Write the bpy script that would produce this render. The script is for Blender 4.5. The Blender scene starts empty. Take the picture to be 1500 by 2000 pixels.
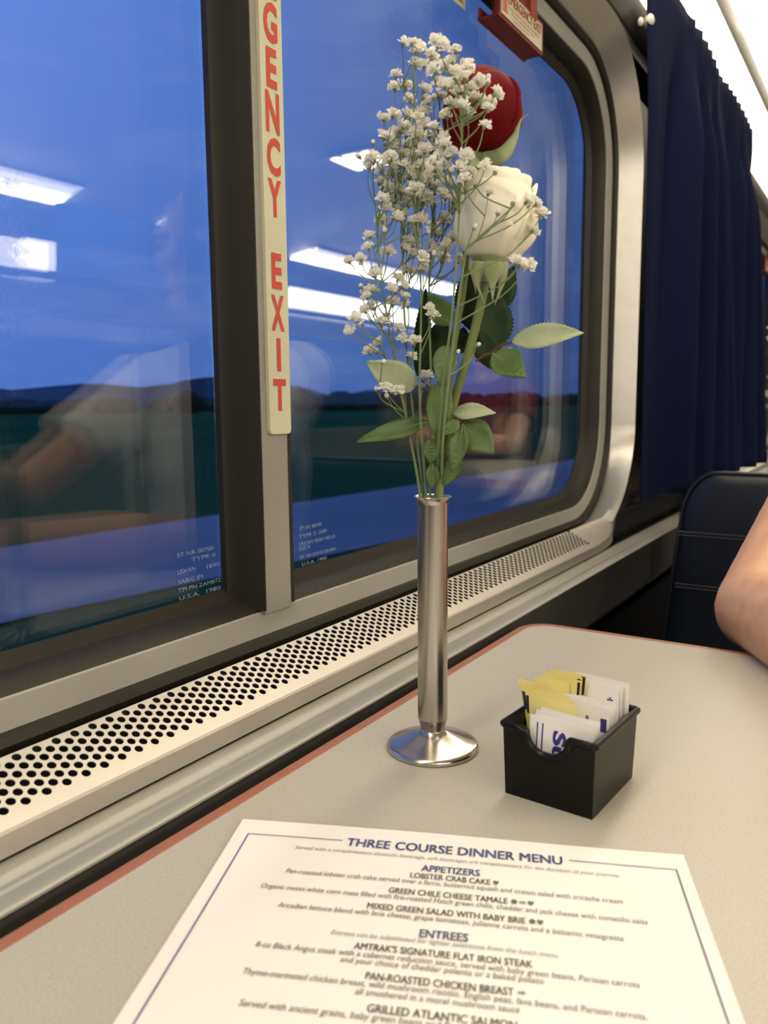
import bpy, math, random
import numpy as np
from mathutils import Vector, Matrix

# ------------------------------------------------------------------ camera, world, exposure
sc = bpy.context.scene
COL = sc.collection
ZO = 0.953                      # height of the eye above the carriage floor (work coordinates have the eye at 0)
F = 1560.0                      # focal length for a 1500 x 2000 frame
YAW, PITCH, ROLL = math.radians(32.6), math.radians(7.75), math.radians(-0.5)
fw = np.array([-math.sin(YAW)*math.cos(PITCH), math.cos(YAW)*math.cos(PITCH), -math.sin(PITCH)])
rt = np.array([math.cos(YAW), math.sin(YAW), 0.0])
up0 = np.cross(rt, fw)
RR = math.cos(ROLL)*rt + math.sin(ROLL)*up0
UU = -math.sin(ROLL)*rt + math.cos(ROLL)*up0
cam_d = bpy.data.cameras.new('camera')
cam = bpy.data.objects.new('camera', cam_d)
COL.objects.link(cam)
M = Matrix(((RR[0], UU[0], -fw[0], 0), (RR[1], UU[1], -fw[1], 0), (RR[2], UU[2], -fw[2], 0), (0, 0, 0, 1)))
cam.matrix_world = M
cam_d.sensor_fit = 'VERTICAL'
cam_d.sensor_height = 24
cam_d.sensor_width = 18
cam_d.lens = 24*F/2000
cam_d.clip_start = 0.02
cam_d.clip_end = 5000
cam_d.dof.use_dof = True
cam_d.dof.focus_distance = 0.55
cam_d.dof.aperture_fstop = 7.8
sc.camera = cam

LENS_E, COVE_E = 6.0, 2.1       # emission of the lamp diffusers
AISLE_E = 31.0
SKY_E = 0.62
sc.view_settings.view_transform = 'Standard'
sc.view_settings.look = 'None'
sc.view_settings.gamma = 1
sc.view_settings.use_curve_mapping = False
sc.view_settings.exposure = 0.65
sc.cycles.max_bounces = 10
sc.cycles.transparent_max_bounces = 16
sc.cycles.use_denoising = True

w = bpy.data.worlds.new('dusk_sky')
sc.world = w
w.use_nodes = True
nt = w.node_tree
nt.nodes.clear()
def N(t, typ, **kw):
    n = t.nodes.new(typ)
    for k, v in kw.items():
        if k in n.inputs: n.inputs[k].default_value = v
        else: setattr(n, k, v)
    return n
tc = N(nt, 'ShaderNodeTexCoord')
sep = N(nt, 'ShaderNodeSeparateXYZ')
nt.links.new(tc.outputs['Generated'], sep.inputs[0])
mr = N(nt, 'ShaderNodeMapRange'); mr.inputs['From Min'].default_value = -0.95; mr.inputs['From Max'].default_value = -0.25
nt.links.new(sep.outputs['X'], mr.inputs['Value'])
cr = N(nt, 'ShaderNodeValToRGB')
cr.color_ramp.elements[0].color = (0.135, 0.325, 1.0, 1)
cr.color_ramp.elements[1].color = (0.048, 0.12, 0.38, 1)
cr.color_ramp.elements[1].position = 1.0
nt.links.new(mr.outputs['Result'], cr.inputs[0])
mz = N(nt, 'ShaderNodeMapRange'); mz.inputs['From Min'].default_value = 0.0; mz.inputs['From Max'].default_value = 0.45
mz.inputs['To Min'].default_value = 0.72; mz.inputs['To Max'].default_value = 1.12
nt.links.new(sep.outputs['Z'], mz.inputs['Value'])
mapn = N(nt, 'ShaderNodeMapping'); mapn.inputs['Scale'].default_value = (1.5, 1.5, 6)
nt.links.new(tc.outputs['Generated'], mapn.inputs[0])
nz = N(nt, 'ShaderNodeTexNoise'); nz.inputs['Scale'].default_value = 3.5; nz.inputs['Detail'].default_value = 7; nz.inputs['Roughness'].default_value = .62
nt.links.new(mapn.outputs[0], nz.inputs['Vector'])
cl = N(nt, 'ShaderNodeValToRGB')
cl.color_ramp.elements[0].position = .52; cl.color_ramp.elements[0].color = (0, 0, 0, 1)
cl.color_ramp.elements[1].position = .85; cl.color_ramp.elements[1].color = (.35, .35, .35, 1)
nt.links.new(nz.outputs['Fac'], cl.inputs[0])
sm = N(nt, 'ShaderNodeVectorMath', operation='SCALE')
nt.links.new(cr.outputs[0], sm.inputs[0]); nt.links.new(mz.outputs[0], sm.inputs['Scale'])
mxc = N(nt, 'ShaderNodeMixRGB'); mxc.inputs[2].default_value = (.33, .44, .85, 1)
nt.links.new(cl.outputs[0], mxc.inputs[0]); nt.links.new(sm.outputs[0], mxc.inputs[1])
bg = N(nt, 'ShaderNodeBackground'); bg.inputs['Strength'].default_value = SKY_E
nt.links.new(mxc.outputs[0], bg.inputs['Color'])
wo = N(nt, 'ShaderNodeOutputWorld')
nt.links.new(bg.outputs[0], wo.inputs[0])

# ------------------------------------------------------------------ geometry of the view (pixel -> point on a real plane)
def ray(u, v): return fw + RR*(u-750)/F - UU*(v-1000)/F
def onz(u, v, z): d = ray(u, v); return d*(z/d[2])
def onx(u, v, x): d = ray(u, v); return d*(x/d[0])
def ony(u, v, y): d = ray(u, v); return d*(y/d[1])
TZ = -0.213                     # table top
VAX = np.array([-0.2307, 0.4147, TZ])   # the vase axis on the table
NF = np.array([fw[0], fw[1], 0]); NF /= np.linalg.norm(NF)
def bp(u, v, dd=0.0):
    d = ray(u, v); return d*((VAX@NF+dd)/(d@NF))
PX = (VAX@NF)/F                 # metres per pixel at the bouquet

# ------------------------------------------------------------------ materials
def mat(name, col, rough=.5, metal=0.0, spec=.5, emit=None, es=0, noise=None, bump=None, sub=0, coat=0):
    m = bpy.data.materials.new(name); m.use_nodes = True
    t = m.node_tree; b = t.nodes['Principled BSDF']
    b.inputs['Base Color'].default_value = (*col, 1)
    b.inputs['Roughness'].default_value = rough
    b.inputs['Metallic'].default_value = metal
    b.inputs['Specular IOR Level'].default_value = spec
    if coat: b.inputs['Coat Weight'].default_value = coat
    if sub:
        b.inputs['Subsurface Weight'].default_value = sub
        b.inputs['Subsurface Radius'].default_value = (.01, .005, .003)
        b.inputs['Subsurface Scale'].default_value = .3
    if emit:
        b.inputs['Emission Color'].default_value = (*emit, 1); b.inputs['Emission Strength'].default_value = es
    if noise or bump:
        c = t.nodes.new('ShaderNodeTexCoord'); mp = t.nodes.new('ShaderNodeMapping')
        t.links.new(c.outputs['Object'], mp.inputs[0])
    if noise:
        s, col2, lo, hi, stretch = noise
        mp.inputs['Scale'].default_value = stretch
        n = t.nodes.new('ShaderNodeTexNoise'); n.inputs['Scale'].default_value = s; n.inputs['Detail'].default_value = 5
        t.links.new(mp.outputs[0], n.inputs['Vector'])
        r = t.nodes.new('ShaderNodeValToRGB')
        r.color_ramp.elements[0].position = lo; r.color_ramp.elements[0].color = (*col, 1)
        r.color_ramp.elements[1].position = hi; r.color_ramp.elements[1].color = (*col2, 1)
        t.links.new(n.outputs['Fac'], r.inputs[0]); t.links.new(r.outputs[0], b.inputs['Base Color'])
    if bump:
        s, st, dist = bump
        n2 = t.nodes.new('ShaderNodeTexNoise'); n2.inputs['Scale'].default_value = s; n2.inputs['Detail'].default_value = 4
        t.links.new(mp.outputs[0], n2.inputs['Vector'])
        bu = t.nodes.new('ShaderNodeBump'); bu.inputs['Strength'].default_value = st; bu.inputs['Distance'].default_value = dist
        t.links.new(n2.outputs['Fac'], bu.inputs['Height']); t.links.new(bu.outputs[0], b.inputs['Normal'])
    return m

WARM = (1.0, .88, .68)
m_alu = mat('brushed_aluminium', (.56, .54, .49), .36, .65, noise=(40, (.51, .49, .44), .35, .7, (1, .06, 1)))
m_grille = mat('painted_grille', (.51, .48, .41), .36, .6)
m_sill = mat('sill_paint', (.29, .285, .25), .35, .2, noise=(18, (.26, .255, .22), .4, .75, (1, .15, 1)))
m_pale = mat('pale_frame_paint', (.29, .278, .24), .45, .0, noise=(14, (.255, .24, .20), .45, .8, (1, .3, 1)))
m_gasket = mat('black_rubber', (.020, .017, .012), .5, 0, .28, bump=(60, .15, .001))
m_black = mat('dark_recess', (.006, .006, .006), .8)
m_wall = mat('wall_laminate', (.20, .19, .165), .5)
m_wall_dark = mat('lower_wall_carpet', (.006, .006, .006), .95, 0, .1)
m_trimd = mat('lower_trim', (.05, .048, .042), .6, 0, .2)
m_ceil = mat('ceiling_panel', (.62, .58, .50), .5)
m_floor = mat('carpet', (.03, .03, .045), .95, bump=(400, .4, .003))
m_lens = mat('lamp_diffuser', (.9, .88, .8), .3, emit=WARM, es=LENS_E)
m_cove = mat('cove_diffuser', (.9, .85, .72), .3, emit=(1, .84, .58), es=COVE_E)
m_aisle = mat('aisle_lamp_diffuser', (.9, .9, .85), .3, emit=(1, .90, .74), es=AISLE_E)
m_far = [mat('far_lamp_diffuser', (.9, .88, .8), .3, emit=(1, .90, .76), es=e) for e in (25.0, 9.0, 3.0, 1.2)]
m_farcove = mat('far_cove_diffuser', (.9, .85, .72), .3, emit=(1, .90, .76), es=5.0)
m_lampframe = mat('lamp_frame', (.05, .045, .04), .4)
m_table = mat('speckled_laminate', (.415, .39, .315), .42, noise=(900, (.32, .30, .24), .5, .72, (1, 1, 1)))
m_rust = mat('copper_brown_edge', (.30, .115, .06), .4)
m_steel = mat('stainless_steel', (.50, .475, .44), .25, 1.0, noise=(60, (.42, .395, .36), .35, .7, (1, 1, .05)))
m_steeld = mat('stainless_base', (.50, .47, .42), .22, 1.0, bump=(40, .06, .001))
m_cad = mat('black_plastic', (.0035, .0035, .003), .3, 0, .22)
m_paper = mat('menu_paper', (.76, .725, .66), .6)
m_pink = mat('print_blue', (.06, .09, .22), .7)
m_pgrey = mat('print_grey', (.11, .11, .12), .7)
m_pgrey2 = mat('print_light_grey', (.25, .25, .26), .7)
m_white_pk = mat('white_packet_paper', (.80, .78, .74), .55)
m_yel_pk = mat('yellow_packet_paper', (.78, .68, .26), .55)
m_pkblue = mat('packet_blue_print', (.03, .03, .22), .6)
m_pkblack = mat('packet_dark_print', (.025, .012, .03), .6)
m_curtain = mat('navy_curtain', (.0042, .0075, .032), .95, 0, .15, bump=(700, .35, .001))
m_knob = mat('white_snap', (.72, .70, .64), .4)
m_seat = mat('navy_vinyl', (.006, .0095, .018), .45, 0, .3, bump=(220, .12, .001))
m_thread = mat('grey_thread', (.07, .08, .09), .8)
m_skin = mat('skin', (.60, .335, .19), .5, sub=.25, noise=(60, (.52, .27, .15), .35, .75, (1, 1, 1)))
m_hair = mat('brown_hair', (.05, .03, .02), .7)
m_shirt = mat('white_cotton', (.86, .85, .82), .85, bump=(25, .4, .01))
m_redcap = mat('red_cotton', (.5, .02, .02), .8)
m_maroon = mat('maroon_cotton', (.16, .012, .02), .85)
m_jeans = mat('denim', (.03, .05, .10), .9)
m_red_rose = mat('red_petal', (.14, .002, .005), .75, 0, .12, noise=(60, (.08, .0012, .003), .3, .75, (1, 1, .3)))
m_white_rose = mat('cream_petal', (.90, .84, .68), .55, sub=.2, noise=(50, (.87, .79, .58), .35, .8, (1, 1, .3)))
m_stem = mat('green_stem', (.13, .17, .045), .5)
m_brownstem = mat('reddish_stem', (.10, .035, .02), .5)
m_sepal = mat('sepal_green', (.25, .30, .13), .55, noise=(70, (.33, .36, .19), .35, .7, (1, 1, 1)))
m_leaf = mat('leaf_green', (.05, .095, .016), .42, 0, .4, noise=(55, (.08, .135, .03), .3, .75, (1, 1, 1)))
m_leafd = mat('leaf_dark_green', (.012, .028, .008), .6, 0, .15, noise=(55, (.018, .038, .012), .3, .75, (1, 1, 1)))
m_leafp = mat('leaf_pale_green', (.30, .36, .20), .5, noise=(80, (.40, .44, .29), .3, .75, (1, 1, 1)))  # pale leaf green; on the big right leaf it stands for light
m_gyp = mat('tiny_white_blossom', (.88, .87, .80), .7, 0, .1)
_t = m_gyp.node_tree; _o = _t.nodes['Material Output']; _b = _t.nodes['Principled BSDF']
_tr = _t.nodes.new('ShaderNodeBsdfTranslucent'); _tr.inputs[0].default_value = (.88, .87, .78, 1)
_mx = _t.nodes.new('ShaderNodeMixShader'); _mx.inputs[0].default_value = .4
_t.links.new(_b.outputs[0], _mx.inputs[1]); _t.links.new(_tr.outputs[0], _mx.inputs[2]); _t.links.new(_mx.outputs[0], _o.inputs[0])
m_gypstem = mat('thin_green_twig', (.16, .22, .09), .6)
m_gypcal = mat('tiny_calyx', (.24, .25, .13), .6)
m_cream = mat('cream_sign', (.58, .57, .39), .45)
m_signred = mat('red_lettering', (.55, .055, .02), .5)
m_redbox = mat('red_plastic', (.20, .018, .012), .4)
m_redtab = mat('red_handle_tab', (.30, .05, .03), .4)
m_etch = mat('etched_lettering', (.26, .30, .37), .8)
m_field = mat('dusk_field', (.045, .15, .055), 1, 0, .0, noise=(.02, (.03, .105, .05), .35, .7, (1, .15, 1)))
m_verge = mat('trackside_grass', (.09, .15, .06), 1, noise=(.25, (.05, .10, .05), .35, .7, (1, .12, 1)))
m_road = mat('gravel_road', (.42, .36, .40), .9, noise=(.2, (.33, .30, .34), .35, .7, (1, .08, 1)))
m_tree = mat('distant_trees', (.02, .035, .025), 1)
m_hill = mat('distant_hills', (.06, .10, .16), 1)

def glass_mat(name, tint):
    m = bpy.data.materials.new(name); m.use_nodes = True; t = m.node_tree; t.nodes.clear()
    tr = N(t, 'ShaderNodeBsdfTransparent'); tr.inputs[0].default_value = (*tint, 1)
    gl = N(t, 'ShaderNodeBsdfGlossy'); gl.inputs['Roughness'].default_value = 0.012
    geo = N(t, 'ShaderNodeNewGeometry')
    mx = N(t, 'ShaderNodeMapRange'); mx.inputs['To Min'].default_value = 1.5; mx.inputs['To Max'].default_value = 1/1.5
    t.links.new(geo.outputs['Backfacing'], mx.inputs['Value'])
    fr = N(t, 'ShaderNodeFresnel'); t.links.new(mx.outputs[0], fr.inputs['IOR'])
    mix = N(t, 'ShaderNodeMixShader'); t.links.new(fr.outputs[0], mix.inputs[0])
    t.links.new(tr.outputs[0], mix.inputs[1]); t.links.new(gl.outputs[0], mix.inputs[2])
    o = N(t, 'ShaderNodeOutputMaterial'); t.links.new(mix.outputs[0], o.inputs[0])
    return m
m_glass = glass_mat('window_glass', (.985, .985, .985))

# ------------------------------------------------------------------ mesh builder
class MB:
    def __init__(s): s.v = []; s.f = []; s.m = []
    def add(s, vs, fs, mi=0):
        o = len(s.v); s.v += [tuple(map(float, p)) for p in vs]
        for f in fs: s.f.append(tuple(i+o for i in f)); s.m.append(mi)
        return s
    def box(s, a, b, mi=0):
        (x0, y0, z0), (x1, y1, z1) = a, b
        return s.add([(x0,y0,z0),(x1,y0,z0),(x1,y1,z0),(x0,y1,z0),(x0,y0,z1),(x1,y0,z1),(x1,y1,z1),(x0,y1,z1)],
                     [(0,3,2,1),(4,5,6,7),(0,1,5,4),(1,2,6,5),(2,3,7,6),(3,0,4,7)], mi)
    def grid(s, P, mi=0, cu=False, cv=False):
        nu, nv = len(P), len(P[0])
        fs = []
        for i in range(nu if cu else nu-1):
            for j in range(nv if cv else nv-1):
                a, b = i, (i+1) % nu; c, d = j, (j+1) % nv
                fs.append((a*nv+c, b*nv+c, b*nv+d, a*nv+d))
        return s.add([p for r in P for p in r], fs, mi)
    def extrude_y(s, prof, y0, y1, mi=0, closed=False):
        n = 2
        P = [[(x, y, z) for (x, z) in prof] for y in (y0, y1)]
        return s.grid(P, mi, cv=closed)
    def tube(s, pts, rad, n=8, mi=0, closed=False, caps=True):
        pts = [np.array(p, float) for p in pts]
        k = len(pts)
        if not hasattr(rad, '__len__'): rad = [rad]*k
        rows = []; prev = None
        for i, p in enumerate(pts):
            if closed: t = pts[(i+1) % k]-pts[i-1]
            else: t = pts[min(i+1, k-1)]-pts[max(i-1, 0)]
            t = t/(np.linalg.norm(t)+1e-12)
            if prev is None:
                a = np.array([0, 0, 1.0]) if abs(t[2]) < .9 else np.array([1.0, 0, 0])
            else: a = prev
            x = a-t*(a@t); x /= np.linalg.norm(x); prev = x
            y = np.cross(t, x)
            rows.append([p+rad[i]*(math.cos(q)*x+math.sin(q)*y) for q in [2*math.pi*j/n for j in range(n)]])
        o = len(s.v)
        s.grid(rows, mi, cu=closed, cv=True)
        if caps and not closed:
            s.f.append(tuple(o+j for j in range(n))[::-1]); s.m.append(mi)
            s.f.append(tuple(o+(k-1)*n+j for j in range(n))); s.m.append(mi)
        return s
    def lathe(s, prof, c, n=48, mi=0):
        rows = [[(c[0]+r*math.cos(q), c[1]+r*math.sin(q), c[2]+z) for (r, z) in prof] for q in [2*math.pi*i/n for i in range(n)]]
        return s.grid(rows, mi, cu=True)
    def ball(s, c, r, n=10, mi=0):
        if not hasattr(r, '__len__'): r = (r, r, r)
        rows = []
        for i in range(n+1):
            a = math.pi*i/n
            rows.append([(c[0]+r[0]*max(math.sin(a), 1e-4)*math.cos(q), c[1]+r[1]*max(math.sin(a), 1e-4)*math.sin(q), c[2]-r[2]*math.cos(a)) for q in [2*math.pi*j/(2*n) for j in range(2*n)]])
        o = len(s.v)
        s.grid(rows, mi, cv=True)
        return s
    def cap(s, p, q, r1, r2, n=12):
        p, q = np.array(p, float), np.array(q, float)
        s.ball(p, r1, 7); s.ball(q, r2, 7)
        return s.tube([p, q], [r1, r2], n)

def wloc(o):
    l = Vector((0, 0, 0))
    while o is not None: l = l+o.location; o = o.parent
    return l
def obj(name, mb, mats, parent=None, smooth=True, loc=None, mods=()):
    if not isinstance(mats, (list, tuple)): mats = [mats]
    me = bpy.data.meshes.new(name)
    org = wloc(parent) if parent is not None else Vector((0, 0, 0))
    l = Vector(loc)-org if loc is not None else Vector((0, 0, 0))
    off = org+l
    me.from_pydata([(v[0]-off.x, v[1]-off.y, v[2]-off.z) for v in mb.v], [], mb.f)
    for m in mats: me.materials.append(m)
    me.polygons.foreach_set('material_index', mb.m)
    if smooth:
        me.polygons.foreach_set('use_smooth', [True]*len(me.polygons))
    me.update()
    try:
        if smooth is True: me.set_sharp_from_angle(angle=math.radians(40))
    except Exception: pass
    o = bpy.data.objects.new(name, me); COL.objects.link(o)
    o.location = l
    if parent is not None: o.parent = parent
    return o
def thing(name, label, cat, loc, group=None):
    o = bpy.data.objects.new(name, None); COL.objects.link(o); o.location = loc; o.empty_display_size = .02
    return tag(o, label, cat, group)
def tag(o, label, cat, group=None, kind=None):
    o['label'] = label; o['category'] = cat
    if group: o['group'] = group
    if kind: o['kind'] = kind
    return o
def struct(o, label=None, cat=None):
    o['kind'] = 'structure'
    if label: o['label'] = label
    if cat: o['category'] = cat
    return o
def bevel(o, wd, seg=2):
    m = o.modifiers.new('bevel', 'BEVEL'); m.width = wd; m.segments = seg; m.limit_method = 'ANGLE'
    return o
def solid(o, th, off=0):
    m = o.modifiers.new('solid', 'SOLIDIFY'); m.thickness = th; m.offset = off
    return o
def dup(o, off, parent=None):
    c = o.copy(); COL.objects.link(c)
    if parent is None: c.location = o.location+Vector(off)
    else: c.parent = parent
    for ch in list(o.children): dup(ch, off, c)
    return c
# flat lettering: returns vertices (x right, y up, normalised so that x spans 0..width) and faces
def glyphs(txt, bold=0.0, shear=0.0, spacing=1.0):
    cu = bpy.data.curves.new('lettering', 'FONT'); cu.body = txt; cu.size = 1; cu.offset = bold; cu.shear = shear
    cu.space_character = spacing; cu.resolution_u = 3
    o = bpy.data.objects.new('lettering', cu); COL.objects.link(o)
    dg = bpy.context.evaluated_depsgraph_get(); dg.update()
    me = bpy.data.meshes.new_from_object(o.evaluated_get(dg))
    vs = [(v.co.x, v.co.y) for v in me.vertices]; fs = [tuple(p.vertices) for p in me.polygons]
    bpy.data.objects.remove(o); bpy.data.curves.remove(cu); bpy.data.meshes.remove(me)
    return np.array(vs), fs
def fit(txt, x0, x1, y0, h, mp, mb, bold=0.0, shear=0.0, mi=0, align=False):
    """letters fitted to x0..x1, baseline y0, cap height h (h None keeps the proportion), mapped to 3-D by mp(x, y)"""
    vs, fs = glyphs(txt, 0.0 if bold > .015 else bold, shear)
    a, b = vs[:, 0].min(), vs[:, 0].max()
    sx = (x1-x0)/(b-a); sy = sx if h is None else h/.72
    for q in ((-1, -.33, .33, 1) if bold > .015 else ()):
        mb.add([mp(x0+(x-a)*sx+q*bold*sx*1.3, y0+y*sy+abs(q)*bold*sy*.5) for x, y in vs], fs, mi)
    if bold <= .015: mb.add([mp(x0+(x-a)*sx, y0+y*sy) for x, y in vs], fs, mi)

# ------------------------------------------------------------------ the carriage shell
Y0, Y1 = -5.0, 7.5
XG = -0.44                      # inner face of the glass
XR = 2.62
FL = -ZO
WB = [(-0.315, 1.283), (1.785, 3.383), (3.885, 5.483), (-2.415, -.817), (-4.515, -2.917)]   # clear glass of the window openings along the wall
GZ0, GZ1, GR = -0.1464, 0.465, 0.11

def rrect(y0, y1, z0, z1, r, n=10):
    pts = []
    for cy, cz, a0 in ((y1-r, z0+r, -90), (y1-r, z1-r, 0), (y0+r, z1-r, 90), (y0+r, z0+r, 180)):
        for i in range(n+1):
            a = math.radians(a0+90*i/n)
            pts.append((cy+r*math.cos(a), cz+r*math.sin(a), math.cos(a), math.sin(a)))
    return pts
def loops(y0, y1, spec, mb, n=10):
    rows = []
    for (x, off) in spec:
        rows.append([(x, y, z) for (y, z, _, _) in rrect(y0-off, y1+off, GZ0-off, GZ1+off, GR+off, n)])
    mb.grid(rows, cv=True)
    return mb

# wall plates round the openings (0.09 clear of the glass)
mb = MB()
ys = [Y0]
for a, b in sorted(WB): ys += [a-.05, b+.05]
ys += [Y1]
for i in range(0, len(ys), 2): mb.box((-.46, ys[i], -.215), (-.402, ys[i+1], .56))
mb.box((-.46, Y0, .505), (-.402, Y1, .60))
mb.box((-.46, Y0, FL), (-.402, Y1, -.1945))
struct(obj('wall_left', mb, m_wall, smooth=False))
mb = MB()
mb.box((-.402, Y0, FL), (-.345, Y1, -.33)); struct(obj('baseboard_left', mb, m_wall_dark, smooth=False))

def make_window(k, y0, y1):
    mull = y0+.776, y0+.809     # pale mullion faces, measured from the end of the glass
    ga, gb = y0+.766, y0+.826   # the two glass edges at the mullion
    g = MB().box((-.446, y0-.04, GZ0-.04), (XG, (ga+gb)/2-.004, GZ1+.04))
    g2 = MB().box((-.446, (ga+gb)/2+.004, GZ0-.04), (XG, y1+.04, GZ1+.04))
    root = bpy.data.objects.new('window_%d' % k, None); COL.objects.link(root); root.location = (XG, (y0+y1)/2, GZ0)
    struct(root)
    obj('window_pane', g, m_glass, root, smooth=False); obj('window_pane', g2, m_glass, root, smooth=False)
    for q0, q1 in ((y0-.04, (ga+gb)/2-.004), ((ga+gb)/2+.004, y1+.04)): obj('outer_pane', MB().box((-.476, q0, GZ0-.04), (-.470, q1, GZ1+.04)), m_glass, root, smooth=False)
    gk = loops(y0, y1, [(XG+.0004, -.002), (XG+.0035, -.003), (-.433, .002), (-.430, .006), (-.420, .008), (-.414, .012), (-.4105, .0150)], MB())
    # mullion gaskets
    for (p, q) in (((XG+.0004, ga), (-.4055, mull[0])), ((XG+.0004, gb), (-.4055, mull[1]))):
        s = 1 if q[1] > p[1] else -1
        w_ = (q[1]-p[1]); pr = [(p[0], p[1]-w_*.15), (p[0]+.006, p[1]-w_*.2), (p[0]+.009, p[1]+w_*.12), (p[0]+.018, p[1]+w_*.3), (p[0]+.028, p[1]+w_*.62), (q[0]+.0012, q[1]-w_*.12), (q[0]+.0004, q[1]+s*.0012)]
        gk.grid([[(x, y, z) for (x, y) in pr] for z in (GZ0-.013, GZ1+.013)])
    obj('rubber_gasket', gk, m_gasket, root)
    fr = loops(y0, y1, [(-.4105, .0145), (-.409, .0155), (-.4055, .0325)], MB())
    fr.box((-.412, mull[0]+.0006, GZ0-.016), (-.4055, mull[1], GZ1+.016))
    obj('inner_frame', fr, m_pale, root)
    g3 = loops(y0, y1, [(-.4065, .032), (-.4005, .033), (-.397, .0375), (-.3985, .0425), (-.402, .0440)], MB())
    obj('outer_gasket', g3, m_gasket, root)
    # brushed surround: flat at the sides and the top, running out into the level sill below
    inner = rrect(y0-.0435, y1+.0435, GZ0-.0435, GZ1+.0435, GR+.0435, 14)
    P = [[] for _ in range(6)]
    TH_ = [-90, -65, -45, -25, 0]
    sm_ = lambda tab: np.polyfit(TH_, tab, 4)
    cx_, cy_, cz_ = sm_([-.348, -.353, -.358, -.362, -.365]), sm_([-.153, -.0945, -.0415, -.001, .0185]), sm_([-.1785, -.160, -.130, -.087, -.036])
    for (y, z, c, s) in inner:
        ang = math.degrees(math.asin(max(-1, min(1, s))))
        b = max(0, -s)**2; sg = 1 if c > 0 else -1
        yi = (y1 if sg > 0 else y0)+sg*.0435
        if ang < 0: ou = (np.polyval(cx_, ang), yi+sg*np.polyval(cy_, ang), np.polyval(cz_, ang))
        else: ou = (-.365, y+.0185*c, z+.024*s)
        for i, q in enumerate((0, .3, .5, .8, 1)):
            r_ = b*(0, .5, 1, .35, 0)[i]
            P[i].append((-.400+(ou[0]+.400)*q+.0105*r_, y+(ou[1]-y)*q, z+(ou[2]-z)*q+.0113*r_))
        P[5].append((ou[0]+(-.402-ou[0])*(1-b), ou[1]+.003*c, ou[2]-.022*b+.003*s*(1-b)))
    n4 = len(inner); su = MB()
    su.v += [tuple(p) for r in P for p in r]
    for i in range(5):
        for j in range(n4-1):
            su.f.append((i*n4+j, (i+1)*n4+j, (i+1)*n4+j+1, i*n4+j+1)); su.m.append(0)
    obj('aluminium_surround', su, m_alu, root)
    return root
for k, (a, b) in enumerate(WB): make_window(k+1, a, b)

# perforated heater grille of every window, a sheet with real holes over a dark trough
def make_grille(dy):
    g = MB()
    ca, sa = math.cos(math.radians(27)), math.sin(math.radians(27))     # the sheet rises towards the window
    S = lambda d, y, n=0: (-.328-ca*d-sa*n, y, -.19+sa*d-ca*n)
    py, rs, r, d0, nrow = .01128, .00326, .00240, .0099, 9
    h = py/2
    yc, yf, ye = WB[0][0]+.11+dy, 1.06+dy, 1.1735+dy
    ys_ = .1975+dy-py*math.floor((.1975+dy-yc-.03)/py)
    n = int((1.035+dy-ys_)/py)
    bnd = []
    cor = [(rs, 0), (0, h), (-rs, 0), (0, -h)]
    for k in range(4):
        (u0, v0), (u1, v1) = cor[k], cor[(k+1) % 4]
        for j in range(4): bnd.append((u0+(u1-u0)*j/4, v0+(v1-v0)*j/4))
    circ = [(r*a/math.hypot(a, b), r*b/math.hypot(a, b)) for a, b in bnd]
    nb = len(bnd)
    for k in range(nrow):
        d = d0+rs*k
        for j in range(n):
            y = ys_+py*j+(h if k % 2 else 0)
            o = len(g.v)
            g.v += [S(d+a, y+b) for a, b in circ]+[S(d+a, y+b) for a, b in bnd]+[S(d+a, y+b, .0005) for a, b in circ]
            for i in range(nb):
                q = (i+1) % nb
                g.f.append((o+i, o+nb+i, o+nb+q, o+q)); g.m.append(0)
                g.f.append((o+2*nb+i, o+i, o+q, o+2*nb+q)); g.m.append(0)
    dl = d0+rs*(nrow-1); E = ys_+py*(n-1)+h
    for j in range(n-1):
        y = ys_+py*j
        g.add([S(d0-rs, y), S(d0-rs, y+py), S(d0, y+h)], [(0, 1, 2)]); g.add([S(dl+rs, y), S(dl, y+h), S(dl+rs, y+py)], [(0, 1, 2)])
    for k in range(-1, nrow+1):
        d = d0+rs*k; da, db = max(d-rs, d0-rs), min(d+rs, dl+rs)
        if k % 2 == 0: g.add([S(d, E), S(db, E+h), S(da, E+h)], [(0, 2, 1)])
        else: g.add([S(d, ys_), S(da, ys_-h), S(db, ys_-h)], [(0, 2, 1)])
    g.add([S(d0-rs, yc-.02), S(0, yc-.02), S(0, yf), S(d0-rs, yf)], [(3, 2, 1, 0)])
    K = 10; edge = [(.0224*(i/K)**2, yf+(ye-yf)*i/K) for i in range(K+1)]
    g.add([S(d0-rs, E+h), S(d0-rs, yf), S(dl+rs, yf), S(dl+rs, E+h)], [(3, 2, 1, 0)])
    g.grid([[S(dd_+(dl+rs-dd_)*q, yy) for q in (0, .3, .6, 1)] for dd_, yy in edge])
    g.grid([[S(dd_, yy), (S(dd_, yy)[0]+.0016, yy, min(S(dd_, yy)[2]-.0118, -.2005))] for dd_, yy in edge])
    g.add([S(d0-rs, yc-.02), S(d0-rs, ys_-h), S(dl+rs, ys_-h), S(dl+rs, yc-.02)], [(0, 1, 2, 3)])
    f0 = S(0, 0)
    g.extrude_y([(-.328, -.19), (-.3266, -.1912), (-.3262, -.2018), (-.329, -.2018)], yc-.02, yf)
    return obj('heater_grille', g, m_grille, smooth=False)
gr = make_grille(0)
tag(gr, 'cream perforated metal heater grille along the sill under the window beside the table', 'grille')
gr2 = dup(gr, (0, 2.1, 0)); gr2['label'] = 'perforated heater grille under the further window behind the navy curtain'
mb = MB().box((-.402, Y0, -.30), (-.398, Y1, -.193)).box((-.402, Y0, -.31), (-.33, Y1, -.30)).box((-.334, Y0, -.31), (-.330, Y1, -.205))
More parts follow.
